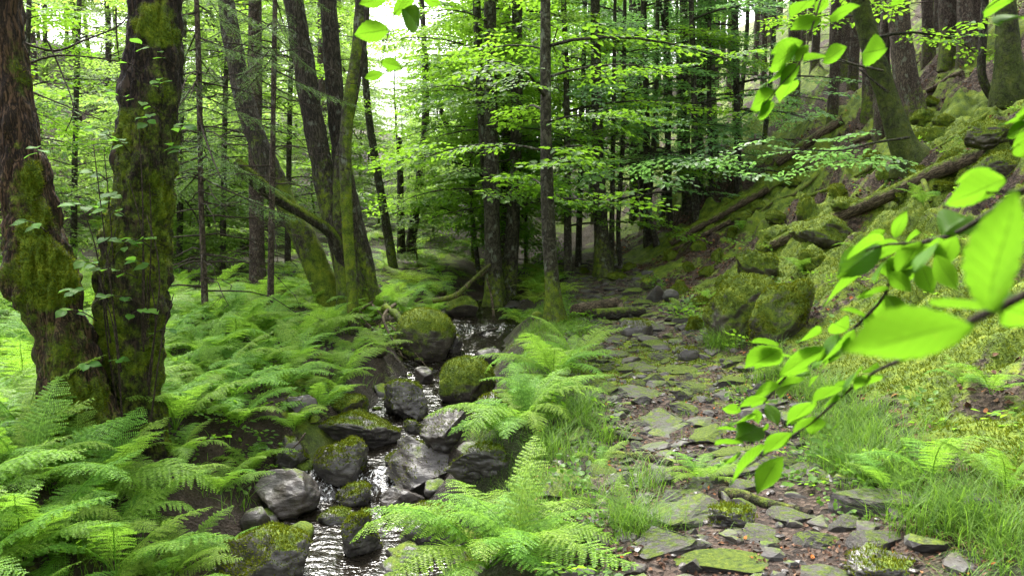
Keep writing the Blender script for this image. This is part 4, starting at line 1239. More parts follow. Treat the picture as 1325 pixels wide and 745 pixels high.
def scatter(kind, name, label, n, cond, yr, ur, dmin, sr, group, cat='tree', sz=(1, 1)):
    k = tries = 0
    while k < n and tries < 4000:
        tries += 1
        y = rnd.uniform(*yr); u = rnd.uniform(*ur); x = u * y
        if not cond(x, y, u): continue
        if any((x - a) ** 2 + (y - b) ** 2 < dmin ** 2 for a, b in spots): continue
        place_tree(kind, name, label, x, y, rnd.uniform(*sr), group, cat, rnd.uniform(*sz)); k += 1
gap = lambda u, y: -.19 < u < -.065
window = lambda u, y: -.58 < u < -.52 and y < 27
scatter('spruce', 'spruce_tree', 'straight spruce in the dense dark stand on the upper slope', 56, lambda x, y, u: x > 4.2 + .12 * y or (y < 24 and x > 7.5), (13, 34), (.24, .72), 1.35, (.5, 1.0), 'spruces of the dark upper slope')
scatter('spruce', 'spruce_tree', 'tall spruce standing far back on the crest of the slope', 34, lambda x, y, u: True, (34, 60), (.2, .72), 1.9, (.9, 1.3), 'spruces on the crest')
scatter('spruce', 'spruce_tree', 'straight spruce closing the far end of the valley', 10, lambda x, y, u: not gap(u, y), (30, 50), (.07, .3), 1.9, (.7, 1.1), 'spruces at the valley end')
scatter('pole', 'pole_tree', 'slim straight dark pole tree in the shade at the far slope foot', 26, lambda x, y, u: True, (15.5, 30), (.06, .31), .9, (.8, 1.2), 'slim pole trees at the slope foot')
scatter('beech', 'beech_tree', 'leafy green beech beyond the upper stream', 11, lambda x, y, u: not gap(u, y), (19, 40), (-.06, .16), 1.9, (.75, 1.1), 'beeches beyond the upper stream')
scatter('beech', 'beech_tree', 'leafy beech far back where the valley closes', 16, lambda x, y, u: True, (38, 62), (.0, .3), 2.2, (.9, 1.2), 'beeches where the valley closes')
scatter('light', 'birch_tree', 'pale green leafy tree in the bright far side of the clearing', 34, lambda x, y, u: not gap(u, y) and not window(u, y) and x < -2.5, (27, 54), (-.72, -.1), 2.0, (.8, 1.1), 'light trees across the clearing')
scatter('light', 'birch_tree', 'tall leafy tree closing the far side behind the clearing', 24, lambda x, y, u: not gap(u, y), (50, 75), (-.72, -.02), 2.6, (1.1, 1.5), 'tall trees behind the clearing')
scatter('light', 'birch_tree', 'low pale tree under the open patch of sky', 15, lambda x, y, u: gap(u, y), (32, 66), (-.2, -.03), 2.0, (.38, .66), 'low trees under the sky gap')
scatter('shrub', 'leafy_shrub', 'low bright green bush on the clearing floor', 34, lambda x, y, u: x < -1.5 and not window(u, y), (14, 36), (-.7, -.03), 1.1, (.6, 1.2), 'bushes on the clearing floor', 'bush')
scatter('spruce', 'spruce_tree', 'spruce with a dark trunk on the litter-covered far bank', 4, lambda x, y, u: not gap(u, y) and not window(u, y) and x < -4, (19, 30), (-.66, -.22), 2.4, (.6, .9), 'spruces of the far bank')
scatter('young', 'young_beech', 'young beech with low layered branches near the upper stream', 5, lambda x, y, u: True, (14.5, 20), (-.07, .05), .9, (.7, 1.1), 'young beeches near the upper stream')

# ------------------------------------------------------------------ logs, sticks and roots
def log(name, label, ends, r0, r1, mat, moss_up=.5, sides=18, seed=1, fz=0, lift=.6, cat='log', group=None, ds=.06, mid=None, lump=.08, base_m=.1):
    (a, ta), (b, tb_) = gp(*ends[0]), gp(*ends[1])
    a, b = a + Vector((0, 0, r0 * lift)), b + Vector((0, 0, r1 * lift))
    n = 7
    rows = []
    for k in range(n):
        f = k / (n - 1); p = a.lerp(b, f)
        z = max(p.z, th(p.x, p.y) + (r0 + (r1 - r0) * f) * .15)
        rows.append([p.x, p.y, .4 * z + .6 * p.z, r0 + (r1 - r0) * f])
    P4 = np.array(rows)
    S, ring, mo = stem_rings(P4, ds, sides, .06, lump, 0, seed, 0, 0, moss_up=moss_up)
    mo = mo + base_m
    rot = (Vector(P4[-1, :3]) - Vector(P4[0, :3])).to_track_quat('Z', 'Y').to_matrix().to_4x4()
    me = stem_mesh(name, ring, mo, mat, P4[0, :3]); me.transform(rot.inverted())
    o = link(name, me, mat=Matrix.Translation(P4[0, :3]) @ rot)
    tag(o, label, cat, group)
    if fz:
        me = ring_fuzz(ring, mo, fz, P4[0, :3])
        if me:
            me.transform(rot.inverted()); link('moss', me, parent=o)['kind'] = 'stuff'
    return o
log('fallen_log', 'long slanting log half covered in moss across the slope', [(1345, 182), (1000, 325)], .10, .08, 'bark_dead', .75, seed=3, fz=3500, lift=1.1)
log('fallen_log', 'mossy log lying along the lower slope towards the path', [(992, 254), (866, 322)], .10, .08, 'bark_dead', .9, seed=4, fz=2500, lift=1.5)
log('fallen_log', 'thin mossy log forking below the lower slope log', [(945, 292), (860, 334)], .055, .05, 'bark_dead', .8, seed=5, fz=900, lift=1.5)
log('fallen_log', 'short peeled brown cut log lying on the stony path', [(744, 410), (797, 399)], .085, .08, 'bark_dead', -.4, seed=6, lift=.9, base_m=-.3, lump=.03)
log('fallen_log', 'dark squared mossy timber behind the block on the path', [(770, 413), (832, 408)], .08, .07, 'bark_alder', .5, seed=7, lift=.7)
log('fallen_log', 'short stub of pale wood standing by the cut log', [(804, 408), (802, 396)], .05, .045, 'bark_dead', -.3, seed=8, lift=1.2)
log('fallen_log', 'dark mossy log high on the slope under the spruces', [(1090, 160), (1005, 215)], .10, .08, 'bark_dead', .5, seed=9)
log('fallen_log', 'thin bare log among the litter of the upper slope', [(1245, 98), (1200, 120)], .05, .04, 'bark_dead', .2, seed=10)
log('fallen_log', 'long mossy log along the slope behind the leaning beech', [(1125, 180), (1030, 222)], .06, .05, 'bark_dead', .7, seed=13)
log('fallen_log', 'pale bleached log lying in the clearing ferns', [(470, 308), (540, 330)], .10, .08, 'bark_dead', -.3, seed=11, lift=2.2, base_m=-.3)
log('fallen_log', 'mossy pole slanting under the bright clearing ferns', [(500, 355), (575, 385)], .07, .05, 'bark_dead', .8, seed=12, lift=1.5)
def stick(name, label, pts, r, mat, moss=.1, cat='branch', group=None, sides=8):
    P = catmull([[*at(*p), 0] for p in pts], .06)[:, :3]
    mb = MB()
    add_tube(mb, P - P[0], np.linspace(r, r * .5, len(P)) * (1 + .12 * RNG.normal(size=len(P))), sides, moss)
    o = link(name, mb.mesh(name, M[mat], attr='moss'), loc=P[0])
    return tag(o, label, cat, group)
stick('fallen_branch', 'golden mossy branch arching over the upper pool', [(560, 390, 12.0), (590, 382, 12.1), (612, 362, 12.4), (634, 342, 12.9)], .05, 'bark_dead', .5)
stick('fallen_branch', 'pale forked stick leaning on the paired beech', [(588, 385, 12.6), (608, 366, 12.8), (632, 350, 13.0), (640, 340, 13.1)], .03, 'bark_dead', .2)
stick('fallen_branch', 'thin upright bare stick in the bank of the upper pool', [(640, 418, 12.2), (636, 385, 12.3), (630, 360, 12.4)], .022, 'bark_dead', -.3)
stick('fallen_branch', 'mossy bent root hanging down beside the big round boulder', [(498, 398, 10.6), (515, 410, 10.4), (526, 440, 10.2), (531, 472, 10.1)], .06, 'bark_alder', .65)
stick('fallen_branch', 'slender pole lying across the upper pool', [(585, 433, 11.4), (615, 432, 11.4), (645, 424, 11.4)], .035, 'bark_alder', .3)
stick('fallen_branch', 'dead twig bending over the dark streamside rock', [(395, 560, 6.5), (378, 580, 6.4), (350, 578, 6.5)], .008, 'twig', -.3)
def surface_root(label, pix, r, mat='bark_old', moss=.15, lift=.3):
    rows = []
    for k, (px, py) in enumerate(pix):
        p, t = gp(px, py)
        rows.append([p.x, p.y, p.z + r * lift, r * (1 - .45 * k / len(pix))])
    P4 = np.array(rows)
    S, ring, mo = stem_rings(P4, .03, 14, .08, .15, 0, int(pix[0][0]) % 50, 0, 0, moss_up=.2)
    o = link('tree_root', stem_mesh('tree_root', ring, mo + moss, mat, P4[0, :3]), loc=P4[0, :3])
    return tag(o, label, 'root')
surface_root('long dark root running level across the bare dirt of the path', [(780, 588), (805, 592), (840, 595), (868, 603)], .035)
surface_root('thick dark root winding under the small ferns in the path', [(935, 640), (960, 645), (990, 655), (1015, 660), (1050, 668)], .04)
surface_root('mossy root at the grassy stream-side edge of the path', [(760, 595), (752, 615), (745, 640)], .035)
for k_, pts_ in enumerate([[(1175, 205), (1150, 235), (1120, 262), (1090, 278)], [(1180, 208), (1195, 235), (1205, 262)], [(1130, 215), (1085, 240), (1040, 258), (1010, 285)], [(1100, 200), (1050, 215), (1005, 240), (975, 262)], [(1290, 140), (1262, 160), (1225, 185), (1200, 200)], [(975, 300), (945, 320), (915, 338)], [(1060, 225), (1030, 250), (1000, 262), (962, 292)], [(940, 262), (905, 290), (872, 318)]]):
    surface_root(['mossy root running down from the leaning mossy beech', 'short mossy root at the base of the leaning mossy beech', 'long mossy root snaking below the spruce stand', 'thin mossy root along the shaded slope under leaf layers', 'mossy root below the bent black sapling', 'mossy root among rocks by the lower slope log', 'mossy root joining the lower slope log from above', 'pale mossy root reaching down to the slope foot'][k_], pts_, .034, 'bark_dead', .55, .1)
surface_root('short brown root poking from the dirt by the big fern', [(770, 735), (762, 715), (768, 705)], .03)
stick('fallen_branch', 'thin pale twig lying among the stones near the grass', [(1058, 648, 4.4), (1075, 658, 4.35), (1100, 665, 4.3), (1118, 672, 4.28)], .006, 'bark_dead', -.4)

# ------------------------------------------------------------------ ferns
MARKS = []
for o_ in list(COL.objects):
    if o_.parent is None and o_.get('category') in ('tree', 'boulder', 'log') and not o_.get('group'):
        MARKS.append((o_.location.x, o_.location.y, o_['label']))
def beside(x, y, rmax=9.0):
    best = min(MARKS, key=lambda m: (m[0] - x) ** 2 + (m[1] - y) ** 2)
    w = best[2].split()[:7]
    while w[-1] in ('a', 'an', 'the', 'of', 'with', 'in', 'on', 'at', 'and', 'by', 'to', 'from', 'beside', 'behind', 'under', 'below', 'above', 'into', 'between', 'bare', 'thick', 'side', 'covered', 'its', 'one', 'lying', 'standing', 'close', 'grey', 'dark', 'mossy', 'pale'): w.pop()
    return 'the ' + ' '.join(w)
def frond_mesh(seed, curl=1.0, npair=24, pin=True, mat='fern', start=1.25, end=-.35, width=.17):
    r = np.random.default_rng(seed)
    mb = MB()
    n = 40
    ang = start + (end - start) * np.linspace(0, 1, n) ** (1.0 / curl)
    d = np.stack([np.zeros(n), np.cos(ang), np.sin(ang)], -1)
    side = np.cumsum(r.normal(0, .008, n))
    P = np.cumsum(d, 0) / n
    P[:, 0] += side * np.linspace(0, 1, n)
    add_tube(mb, P[::3], np.linspace(.006, .0015, len(P[::3])), 4, cap=False)
    tt = np.linspace(0, 1, n)
    for i in range(npair):
        t = .17 + .82 * (i / (npair - 1)) ** .92
        p = np.array([np.interp(t, tt, P[:, c]) for c in range(3)])
        dd = np.array([np.interp(t, tt, d[:, c]) for c in range(3)]); dd /= np.linalg.norm(dd)
        up_ = np.cross([1, 0, 0], dd)
        env = np.sin(np.pi * np.clip((t - .06) / .97, 0, 1) ** .8) ** .9
        pl = width * 1.25 * env * r.uniform(.9, 1.08) + .006
        for s in (-1, 1):
            a = .18 + .35 * t + r.normal(0, .06)
            dirp = np.array([s, 0, 0]) * math.cos(a) + dd * math.sin(a) + up_ * r.normal(-.08, .1)
            dirp /= np.linalg.norm(dirp)
            lat = np.cross(up_, dirp); lat /= np.linalg.norm(lat)
            drop = -.35 * pl
            m = max(3, int(pl / .0125)) if pin else max(2, int(pl / .03))
            f = np.arange(m) / m
            step = pl / m
            c0 = p + dirp * (f * pl)[:, None] + up_ * (drop * f ** 2 * .5)[:, None]
            wdt = (.0185 * (1 - f) ** .5 + .003) * (pl / .25 + .35)
            if not pin: wdt = wdt * 1.25
            V, Q = [], []
            for q in (-1, 1):
                b0, b1 = c0, c0 + dirp * step * .92
                tipc = c0 + dirp * step * .78 + lat * (q * wdt)[:, None] + up_ * (r.normal(-.003, .003, m))[:, None]
                tipb = c0 + dirp * step * .5 + lat * (q * wdt * .95)[:, None]
                blk = np.stack([b0, b1, tipc, tipb] if q > 0 else [b0, tipb, tipc, b1], 1)
                V.append(blk.reshape(-1, 3))
            V = np.concatenate(V)
            mb.add(V, np.arange(len(V)).reshape(-1, 4))
    return mb
FR = [frond_mesh(k, [1.0, 1.25, .9, 1.1, 1.4, .85][k], 25, True, 'fern', [1.4, 1.25, 1.45, 1.35, 1.2, 1.45][k], [-.35, .1, -.7, -.1, -.25, .2][k], [.145, .135, .15, .125, .14, .135][k]).mesh('frond', M['fern'], smooth=False) for k in range(6)]
FRL = [frond_mesh(20 + k, 1.0, 14, False, 'fern_far', 1.15, -.3, .17) for k in range(3)]
FARFERN = []
for k in range(4):
    mb = MB()
    for j in range(9):
        v, q, t, a = FRL[j % 3].arrays()
        s = rnd.uniform(.75, 1.1)
        m = rotm(j * .7 + rnd.uniform(-.25, .25), rnd.uniform(-.25, .15), rnd.uniform(-.15, .15))
        mb.add((v * s) @ m.T, q, t)
    FARFERN.append(mb.mesh('fern', M['fern_far'], smooth=False))
fern_spots = []
def fern(label, x, y, size, nf, group=None, spread=(0, 2 * math.pi), dz=0.0, flat=0.0, name='lady_fern'):
    z = th(x, y) - .02 + dz
    o = thing(name, label, 'fern', (x, y, z), group)
    for k in range(nf):
        a = spread[0] + (spread[1] - spread[0]) * (k + rnd.uniform(-.3, .3)) / nf
        c = link('frond', rnd.choice(FR), parent=o)
        c.rotation_euler = (rnd.uniform(-.3, .12) - flat, rnd.uniform(-.18, .18), a)
        s = size * rnd.uniform(.78, 1.15)
        c.scale = (s, s, s)
    fern_spots.append((x, y))
    return o
def fern_px(label, px, py, size, nf, **kw):
    p, t = gp(px, py)
    return fern(label, p.x, p.y, size, nf, **kw)
fern_px('largest pale green lady fern between the stream and the stony path', 632, 736, .76, 14, flat=.12)
fern_px('fern half merged with the largest streamside fern on its path side', 672, 722, .62, 10, flat=.05)
fern_px('tall lady fern in the row beside the yellow-green boulder', 674, 554, .7, 13, flat=.12)
fern_px('lady fern at the back of the row along the path edge', 716, 492, .75, 12, flat=.12)
fern_px('lady fern in the middle of the row along the path edge', 698, 524, .6, 9)
fern_px('lady fern leaning to the stream from the path-edge row', 648, 566, .42, 7)
fern_px('farthest lady fern of the row by the mossy-footed beech', 742, 470, .6, 8)
fern_px('small low fern clump on stones in the middle of the path', 905, 622, .34, 11)
fern_px('tiny pair of fern fronds on the dirt edge of the path', 775, 602, .26, 4)
fern_px('tiny fern fronds in the grass tuft on the path', 805, 668, .28, 3)
fern_px('two-frond fern standing in the near grass', 1205, 628, .46, 4)
fern_px('little fern on the near mossy bank', 1282, 512, .36, 5)
fern_px('small fern low in the grass at the foot of the near bank', 1150, 640, .34, 5)
fern_px('small fern at the corner of the mossy bank', 1300, 640, .4, 6)
fern_px('little fern lying over the moss below the bank', 1245, 500, .3, 4)
fern_px('small fern hanging on the ridge-shaped mossy boulder', 1016, 410, .32, 5)
fern_px('small fern below the mossy outcrop', 1040, 356, .42, 6)
fern_px('small fern beside the long slanting log', 1195, 268, .45, 6)
fern_px('small pale fern on the hollow between slope rocks', 960, 300, .4, 6)
fern_px('small fern at the foot of the draped boulder', 915, 390, .35, 5)
fern_px('fern tuft on the bank by the square-cut block', 880, 405, .35, 5)
fern_px('low fern beside the leaning mossy beech', 1120, 330, .4, 5)
near_lab = ['lady fern in the dense bright fern bed beside the old trunks', 'lady fern in the fern bed overhanging the streamside rocks']
cand = 0
tk = [(-2.95, 5.45, .34), (-2.68, 5.6, .34)]
nfern = 0
while nfern < 215 and cand < 14000:
    cand += 1
    y = 2.5 + 9.7 * rnd.random() ** 1.15
    x = rnd.uniform(-.74 * y - .4, float(xs(y)) - .78)
    if x < -8: continue
    dm = .235 + .017 * y
    if any((x - a) ** 2 + (y - b) ** 2 < dm ** 2 for a, b in fern_spots): continue
    if any((x - a) ** 2 + (y - b) ** 2 < c * c for a, b, c in tk): continue
    edge = float(xs(y)) - x < 1.4
    fern(('fern over the stream edge near ' if edge else 'fern in the bed near ') + beside(x, y), x, y, rnd.uniform(.58, .9) * (1.0 if not edge else .75), 9 if y < 8 else 7, group='ferns overhanging the stream' if edge else 'ferns of the fern bed')
    nfern += 1
thick = MB()
k = cand = 0
while k < 150 and cand < 9000:
    cand += 1
    y = rnd.uniform(11, 25); x = rnd.uniform(-.7 * y, float(xs(y)) - .6)
    if any((x - a) ** 2 + (y - b) ** 2 < .45 ** 2 for a, b in fern_spots): continue
    s = rnd.uniform(.5, .85)
    fern_spots.append((x, y)); k += 1
    if y > 14.2:
        if y > 21: continue
        for j in range(4):
            v, q, t, a = FRL[j % 3].arrays()
            m = rotm(j * 1.05 + rnd.uniform(-.3, .3), rnd.uniform(-.25, .15), rnd.uniform(-.15, .15))
            thick.add((v * s * rnd.uniform(.75, 1.1)) @ m.T + [x, y, th(x, y) - .02], q, t)
        continue
    o = link('lady_fern', FARFERN[k % 4], loc=(x, y, th(x, y) - .02))
    o.scale = (s, s, s); o.rotation_euler.z = rnd.uniform(0, 6.28)
    tag(o, 'small fern in the clearing near ' + beside(x, y), 'fern', 'ferns of the far clearing')
tag(link('fern_thicket', thick.mesh('fern_thicket', M['fern_far'], smooth=False)), 'bright mass of ferns covering the far clearing floor', 'ferns', kind='stuff')
for k in range(24):
    y = rnd.uniform(10, 17); x = rnd.uniform(float(xs(y)) + .5, float(xp(y)) - float(phw(y)) + .05)
    o = link('lady_fern', FARFERN[k % 4], loc=(x, y, th(x, y) - .02))
    s = rnd.uniform(.3, .6)
    o.scale = (s, s, s); o.rotation_euler.z = rnd.uniform(0, 6.28)
    tag(o, 'fern between upper stream and path near ' + beside(x, y), 'fern', 'ferns between upper stream and path')

# ------------------------------------------------------------------ low leafy ground cover
TPL_LOW = [spray_template(60 + k, .2, .035, .7, 5, 4, 3) for k in range(4)]
gc = MB()
gpos = []
while len(gpos) < 900:
    c_ = rnd.random()
    if c_ < .55:
        y = rnd.uniform(3, 13); x = rnd.uniform(-.68 * y, float(xs(y)) - .6)
    elif c_ < .8:
        y = rnd.uniform(3, 12); x = float(xp(y)) + rnd.choice([-1, 1]) * float(phw(y)) * rnd.uniform(.7, 1.15)
    else:
        y = rnd.uniform(3.5, 12); x = float(xp(y)) + float(phw(y)) + rnd.uniform(0, 4)
    if fbm(x * 1.2, y * 1.2, 0, 2, 123) < -.1: continue
    gpos.append((x, y, th(x, y) + rnd.uniform(.02, .12 if c_ < .55 else .05)))
n_ = len(gpos)
put_sprays(gc, TPL_LOW, gpos, RNG.uniform(0, 6.28, n_), RNG.normal(.1, .3, n_), RNG.normal(0, .25, n_), RNG.uniform(.7, 1.5, n_))
tag(link('ground_cover', gc.mesh('ground_cover', M['leaf'])), 'small-leaved green plants spreading over banks and path edges', 'plants', kind='stuff')
# ------------------------------------------------------------------ grass, fallen leaves, moss carpet
def blades(pos, h, bend, width, nseg=3):
    n = len(pos)
    az = RNG.uniform(0, 2 * np.pi, n)
    d = np.stack([np.cos(az), np.sin(az), np.zeros(n)], -1)
    sd_ = np.stack([-np.sin(az), np.cos(az), np.zeros(n)], -1)
    lv = []
    for k in range(nseg + 1):
        f = k / nseg
        c = pos + d * (bend * h * f ** 2)[:, None] + np.array([0, 0, 1]) * (h * (f - .35 * np.minimum(bend, 1.4) * f * f))[:, None]
        w = width * (1 - f) ** .7 + .0003
        lv += [c - sd_ * w[:, None], c + sd_ * w[:, None]]
    V = np.stack(lv, 1)
    m = 2 * (nseg + 1)
    q1 = np.array([[2 * k, 2 * k + 1, 2 * k + 3, 2 * k + 2] for k in range(nseg)])
    q = (q1[None] + (np.arange(n) * m)[:, None, None]).reshape(-1, 4)
    return V.reshape(-1, 3), q
def grass_patch(ctrs, per, rad, hr, bend=(.3, 1.1), wd=.0022):
    c = np.repeat(np.asarray(ctrs), per, 0)
    n = len(c)
    p = c[:, :2] + RNG.normal(0, 1, (n, 2)) * rad
    z = terrain(p[:, 0], p[:, 1])
    return blades(np.stack([p[:, 0], p[:, 1], z - .01], -1), RNG.uniform(*hr, n), RNG.uniform(*bend, n), np.full(n, wd) * RNG.uniform(.7, 1.4, n))
gmb = MB()
ct = []
while len(ct) < 260:
    y = rnd.uniform(4, 12); x = rnd.uniform(-.6, 1.2)
    if float(f_grass(x, y)) > .5 and x > float(xs(y)) + .55: ct.append((x, y, 0))
gmb.add(*grass_patch(ct, 42, .07, (.05, .16), wd=.0018))
ct = []
while len(ct) < 300:
    y = rnd.uniform(2.8, 6.0); x = rnd.uniform(1.2, 4.0)
    if float(f_grass(x, y)) > .35: ct.append((x, y, 0))
gmb.add(*grass_patch(ct[:90], 50, .06, (.06, .16), (.5, 1.4), .0017))
tuft = [gp(*p)[0][:] for p in [(1090, 560), (1105, 545), (1125, 575), (1150, 595), (1080, 580), (1165, 620), (1120, 620), (1100, 600), (1220, 690), (1260, 690), (1180, 680), (1300, 700), (1240, 665), (1010, 490), (1020, 500), (990, 490), (930, 448), (920, 450), (940, 452),
    (1040, 505), (1060, 520), (1085, 520), (820, 690), (828, 695), (815, 680), (835, 630), (735, 540), (750, 550), (720, 575), (760, 530), (705, 590), (580, 545), (590, 540), (600, 545), (780, 570), (1060, 560), (1000, 470), (1035, 480)]]
gmb.add(*grass_patch(tuft, 150, .07, (.12, .3), (.4, 1.3), .0017))
sc_ = []
while len(sc_) < 240:
    y = rnd.uniform(3, 12); x = float(xp(y)) + rnd.uniform(-1, 1) * float(phw(y)) * 1.1
    if fbm(x * 1.5, y * 1.5, 0, 2, 77) > .0: sc_.append((x, y, 0))
gmb.add(*grass_patch(sc_, 12, .04, (.02, .08), wd=.0016))
lb = []
while len(lb) < 160:
    y = rnd.uniform(4, 22); x = rnd.uniform(-.66 * y, float(xs(y)) - .7)
    lb.append((x, y, 0))
gmb.add(*grass_patch(lb, 20, .12, (.08, .25), wd=.003))
go = link('grass', gmb.mesh('grass', M['grass'], smooth=False))
tag(go, 'fine green grass tufts along the path and banks', 'grass', kind='stuff')

def flat_leaves(n, xyf, size):
    P = np.array([xyf() for _ in range(n)])
    z = terrain(P[:, 0], P[:, 1])
    e = .03
    nxv = -(terrain(P[:, 0] + e, P[:, 1]) - z) / e; nyv = -(terrain(P[:, 0], P[:, 1] + e) - z) / e
    nrm = np.stack([nxv, nyv, np.ones(n)], -1) + RNG.normal(0, .35, (n, 3)); nrm /= np.linalg.norm(nrm, axis=1)[:, None]
    tdir = np.cross(nrm, RNG.normal(size=(n, 3))); tdir /= np.linalg.norm(tdir, axis=1)[:, None]
    sdv = np.cross(tdir, nrm)
    l = RNG.uniform(.5, 1.2, n)[:, None] * size
    L6 = leaf6(1, .6)
    V = P_ = np.stack([P[:, 0], P[:, 1], z + .008], -1)[:, None, :] + (sdv[:, None, :] * L6[None, :, 0:1] + tdir[:, None, :] * (L6[None, :, 1:2] - .5) + nrm[:, None, :] * L6[None, :, 2:3] * 1.5) * l[:, None, :]
    q = (LQ[None] + (np.arange(n) * 6)[:, None, None]).reshape(-1, 4)
    return V.reshape(-1, 3), q
lm_ = MB()
def on_path():
    while True:
        y = 2.6 + 9 * rnd.random() ** 1.5; x = float(xp(y)) + rnd.uniform(-1.3, 1.3) * float(phw(y))
        if fbm(x * 2, y * 2, 0, 2, 66) > -.45: return (x, y)
def on_hill():
    while True:
        y = rnd.uniform(3, 18); x = float(xp(y)) + float(phw(y)) + rnd.uniform(0, 9)
        if float(f_moss(x, y)) < .5 + rnd.uniform(-.15, .1) and x < .75 * y + .5: return (x, y)
def on_left():
    y = rnd.uniform(10, 30); return (rnd.uniform(-20, -9), y)
lm_.add(*flat_leaves(9500, on_path, .026))
lm_.add(*flat_leaves(11000, on_hill, .05))
lm_.add(*flat_leaves(3000, on_left, .09))
lo = link('fallen_leaves', lm_.mesh('fallen_leaves', M['litter'], smooth=False))
tag(lo, 'reddish brown dead beech leaves strewn over path and slope', 'leaf litter', kind='stuff')

# moss shoots on the slope and the path edges
tri = np.concatenate([TQ[:, [0, 1, 2]], TQ[:, [0, 2, 3]]])
cx_, cy_ = TV[tri].mean(1)[:, 0], TV[tri].mean(1)[:, 1]
mw = sstep(.42, .68, moss[tri].mean(1)) * (cy_ > 2.5) * (cy_ < 11) * (cx_ < .72 * cy_ + .6) * (cx_ > -.4)
mw = mw / (np.maximum(3, np.hypot(cx_, cy_)) ** 1.1)
F_ = fuzz(TV, tri, mw, 115000, .026, .0042, RNG, .6)
mo_ = link('moss_carpet', make_mesh('moss_carpet', F_[0], None, F_[1], M['moss_fuzz'], False))
tag(mo_, 'golden green moss carpeting the slope and path edges', 'moss', kind='stuff')

# ------------------------------------------------------------------ near beech twigs
def leafy(name, label, twigs, leaves, seed, tilt=.55, group=None, cat='branch', dup=0.0):
    r = random.Random(seed)
    o0 = at(*twigs[0][0][0])
    root = thing(name, label, cat, o0, group)
    org = np.array(o0)
    for pts, r0 in twigs:
        P = catmull([[*at(*p), 0] for p in pts], .03)[:, :3]
        mb = MB(); add_tube(mb, P, np.linspace(r0, r0 * .45, len(P)), 7, -.5)
        link('twig', mb.mesh('twig', M['twig'], org, attr='moss'), parent=root)
    extra = []
    for e in leaves:
        if e[4] > .7 and r.random() < dup:
            ox, oy = r.uniform(-26, 26), r.uniform(-18, 18)
            k_ = r.uniform(.5, .8)
            extra.append((e[0] + ox, e[1] + oy, e[0] + ox + (e[2] - e[0]) * k_ + r.uniform(-8, 8), e[1] + oy + (e[3] - e[1]) * k_ + r.uniform(-10, 10), e[4] + r.uniform(.02, .15)))
    for e in leaves + extra:
        bx, by, tx, ty, t = e[:5]
        dt = e[5] if len(e) > 5 else r.uniform(-.04, .05) * t
        b, tp = at(bx, by, t), at(tx, ty, t + dt)
        n = Vector((r.uniform(-.55, .25), tilt * r.uniform(.35, 1.7), 1 * r.uniform(.45, 1.0)))
        if r.random() < .06: n.y = -n.y
        if len(e) > 7: n = Vector(e[7])
        put_leaf(root, b, tp, n, r.choice(LEAF_NEAR), org, e[6] if len(e) > 6 else 1.0)
    return root
leafy('beech_branch', 'near beech branch with big bright leaves reaching over the path from the bank',
    [([(1420, 190, .75), (1325, 246, .8), (1240, 300, .95), (1190, 315, 1.05), (1160, 335, 1.1), (1146, 380, 1.12), (1110, 420, 1.16), (1068, 455, 1.2), (1022, 482, 1.28), (988, 522, 1.34)], .0035),
     ([(1420, 330, .45), (1300, 395, .5), (1262, 412, .55), (1190, 455, .8), (1130, 482, 1.0), (1090, 512, 1.08), (1052, 545, 1.14), (1005, 578, 1.2), (965, 604, 1.24)], .003),
     ([(1190, 315, 1.05), (1150, 316, 1.06), (1120, 325, 1.08)], .0022), ([(1325, 246, .8), (1280, 250, .82), (1262, 240, .84)], .002)],
    [(1158, 308, 1170, 270, 1.08), (1142, 312, 1086, 324, 1.08), (1140, 316, 1083, 356, 1.1), (1114, 350, 1062, 394, 1.13), (1168, 318, 1135, 334, 1.08), (1192, 312, 1158, 352, 1.04), (1300, 232, 1213, 259, .82), (1292, 245, 1258, 262, .84),
     (1222, 302, 1258, 268, .95), (1216, 310, 1180, 352, .95), (1178, 330, 1150, 352, 1.06), (1150, 372, 1110, 385, 1.1), (1146, 382, 1176, 420, 1.05), (1150, 352, 1178, 375, 1.05), (1120, 408, 1088, 398, 1.14), (1118, 412, 1150, 440, 1.12), (1105, 425, 1088, 455, 1.14),
     (1281, 402, 1290, 244, .46, -.02, 1.15, (-.3, 1, .1)), (1262, 420, 1087, 440, .44, .04, .9, (0, .95, .45)), (1292, 400, 1352, 408, .5, .02), (1296, 398, 1240, 385, .55, .1), (1210, 330, 1235, 375, .9), (1235, 305, 1215, 345, .92),
     (1012, 450, 964, 471, 1.25), (1008, 446, 972, 440, 1.26), (1062, 428, 1026, 438, 1.2), (1078, 450, 1002, 476, 1.18), (1100, 440, 1046, 468, 1.16), (1072, 458, 1040, 482, 1.18), (1046, 474, 1010, 484, 1.22), (1032, 484, 1048, 482, 1.24), (1032, 496, 1006, 506, 1.27),
     (1040, 488, 1008, 498, 1.25), (1010, 500, 972, 506, 1.3), (992, 514, 953, 524, 1.32), (992, 522, 1008, 548, 1.33), (978, 538, 940, 545, 1.34), (986, 552, 955, 562, 1.33), (962, 572, 925, 572, 1.32), (950, 594, 926, 598, 1.3),
     (1092, 498, 1048, 514, 1.06), (1086, 514, 1054, 527, 1.08), (1056, 518, 1015, 542, 1.1), (1056, 538, 1022, 556, 1.13), (1024, 558, 985, 582, 1.17), (988, 575, 942, 624, 1.2), (1116, 474, 1088, 506, 1.03), (1140, 484, 1104, 496, 1.0), (1060, 540, 1050, 560, 1.14)], 5, .75, dup=.9)
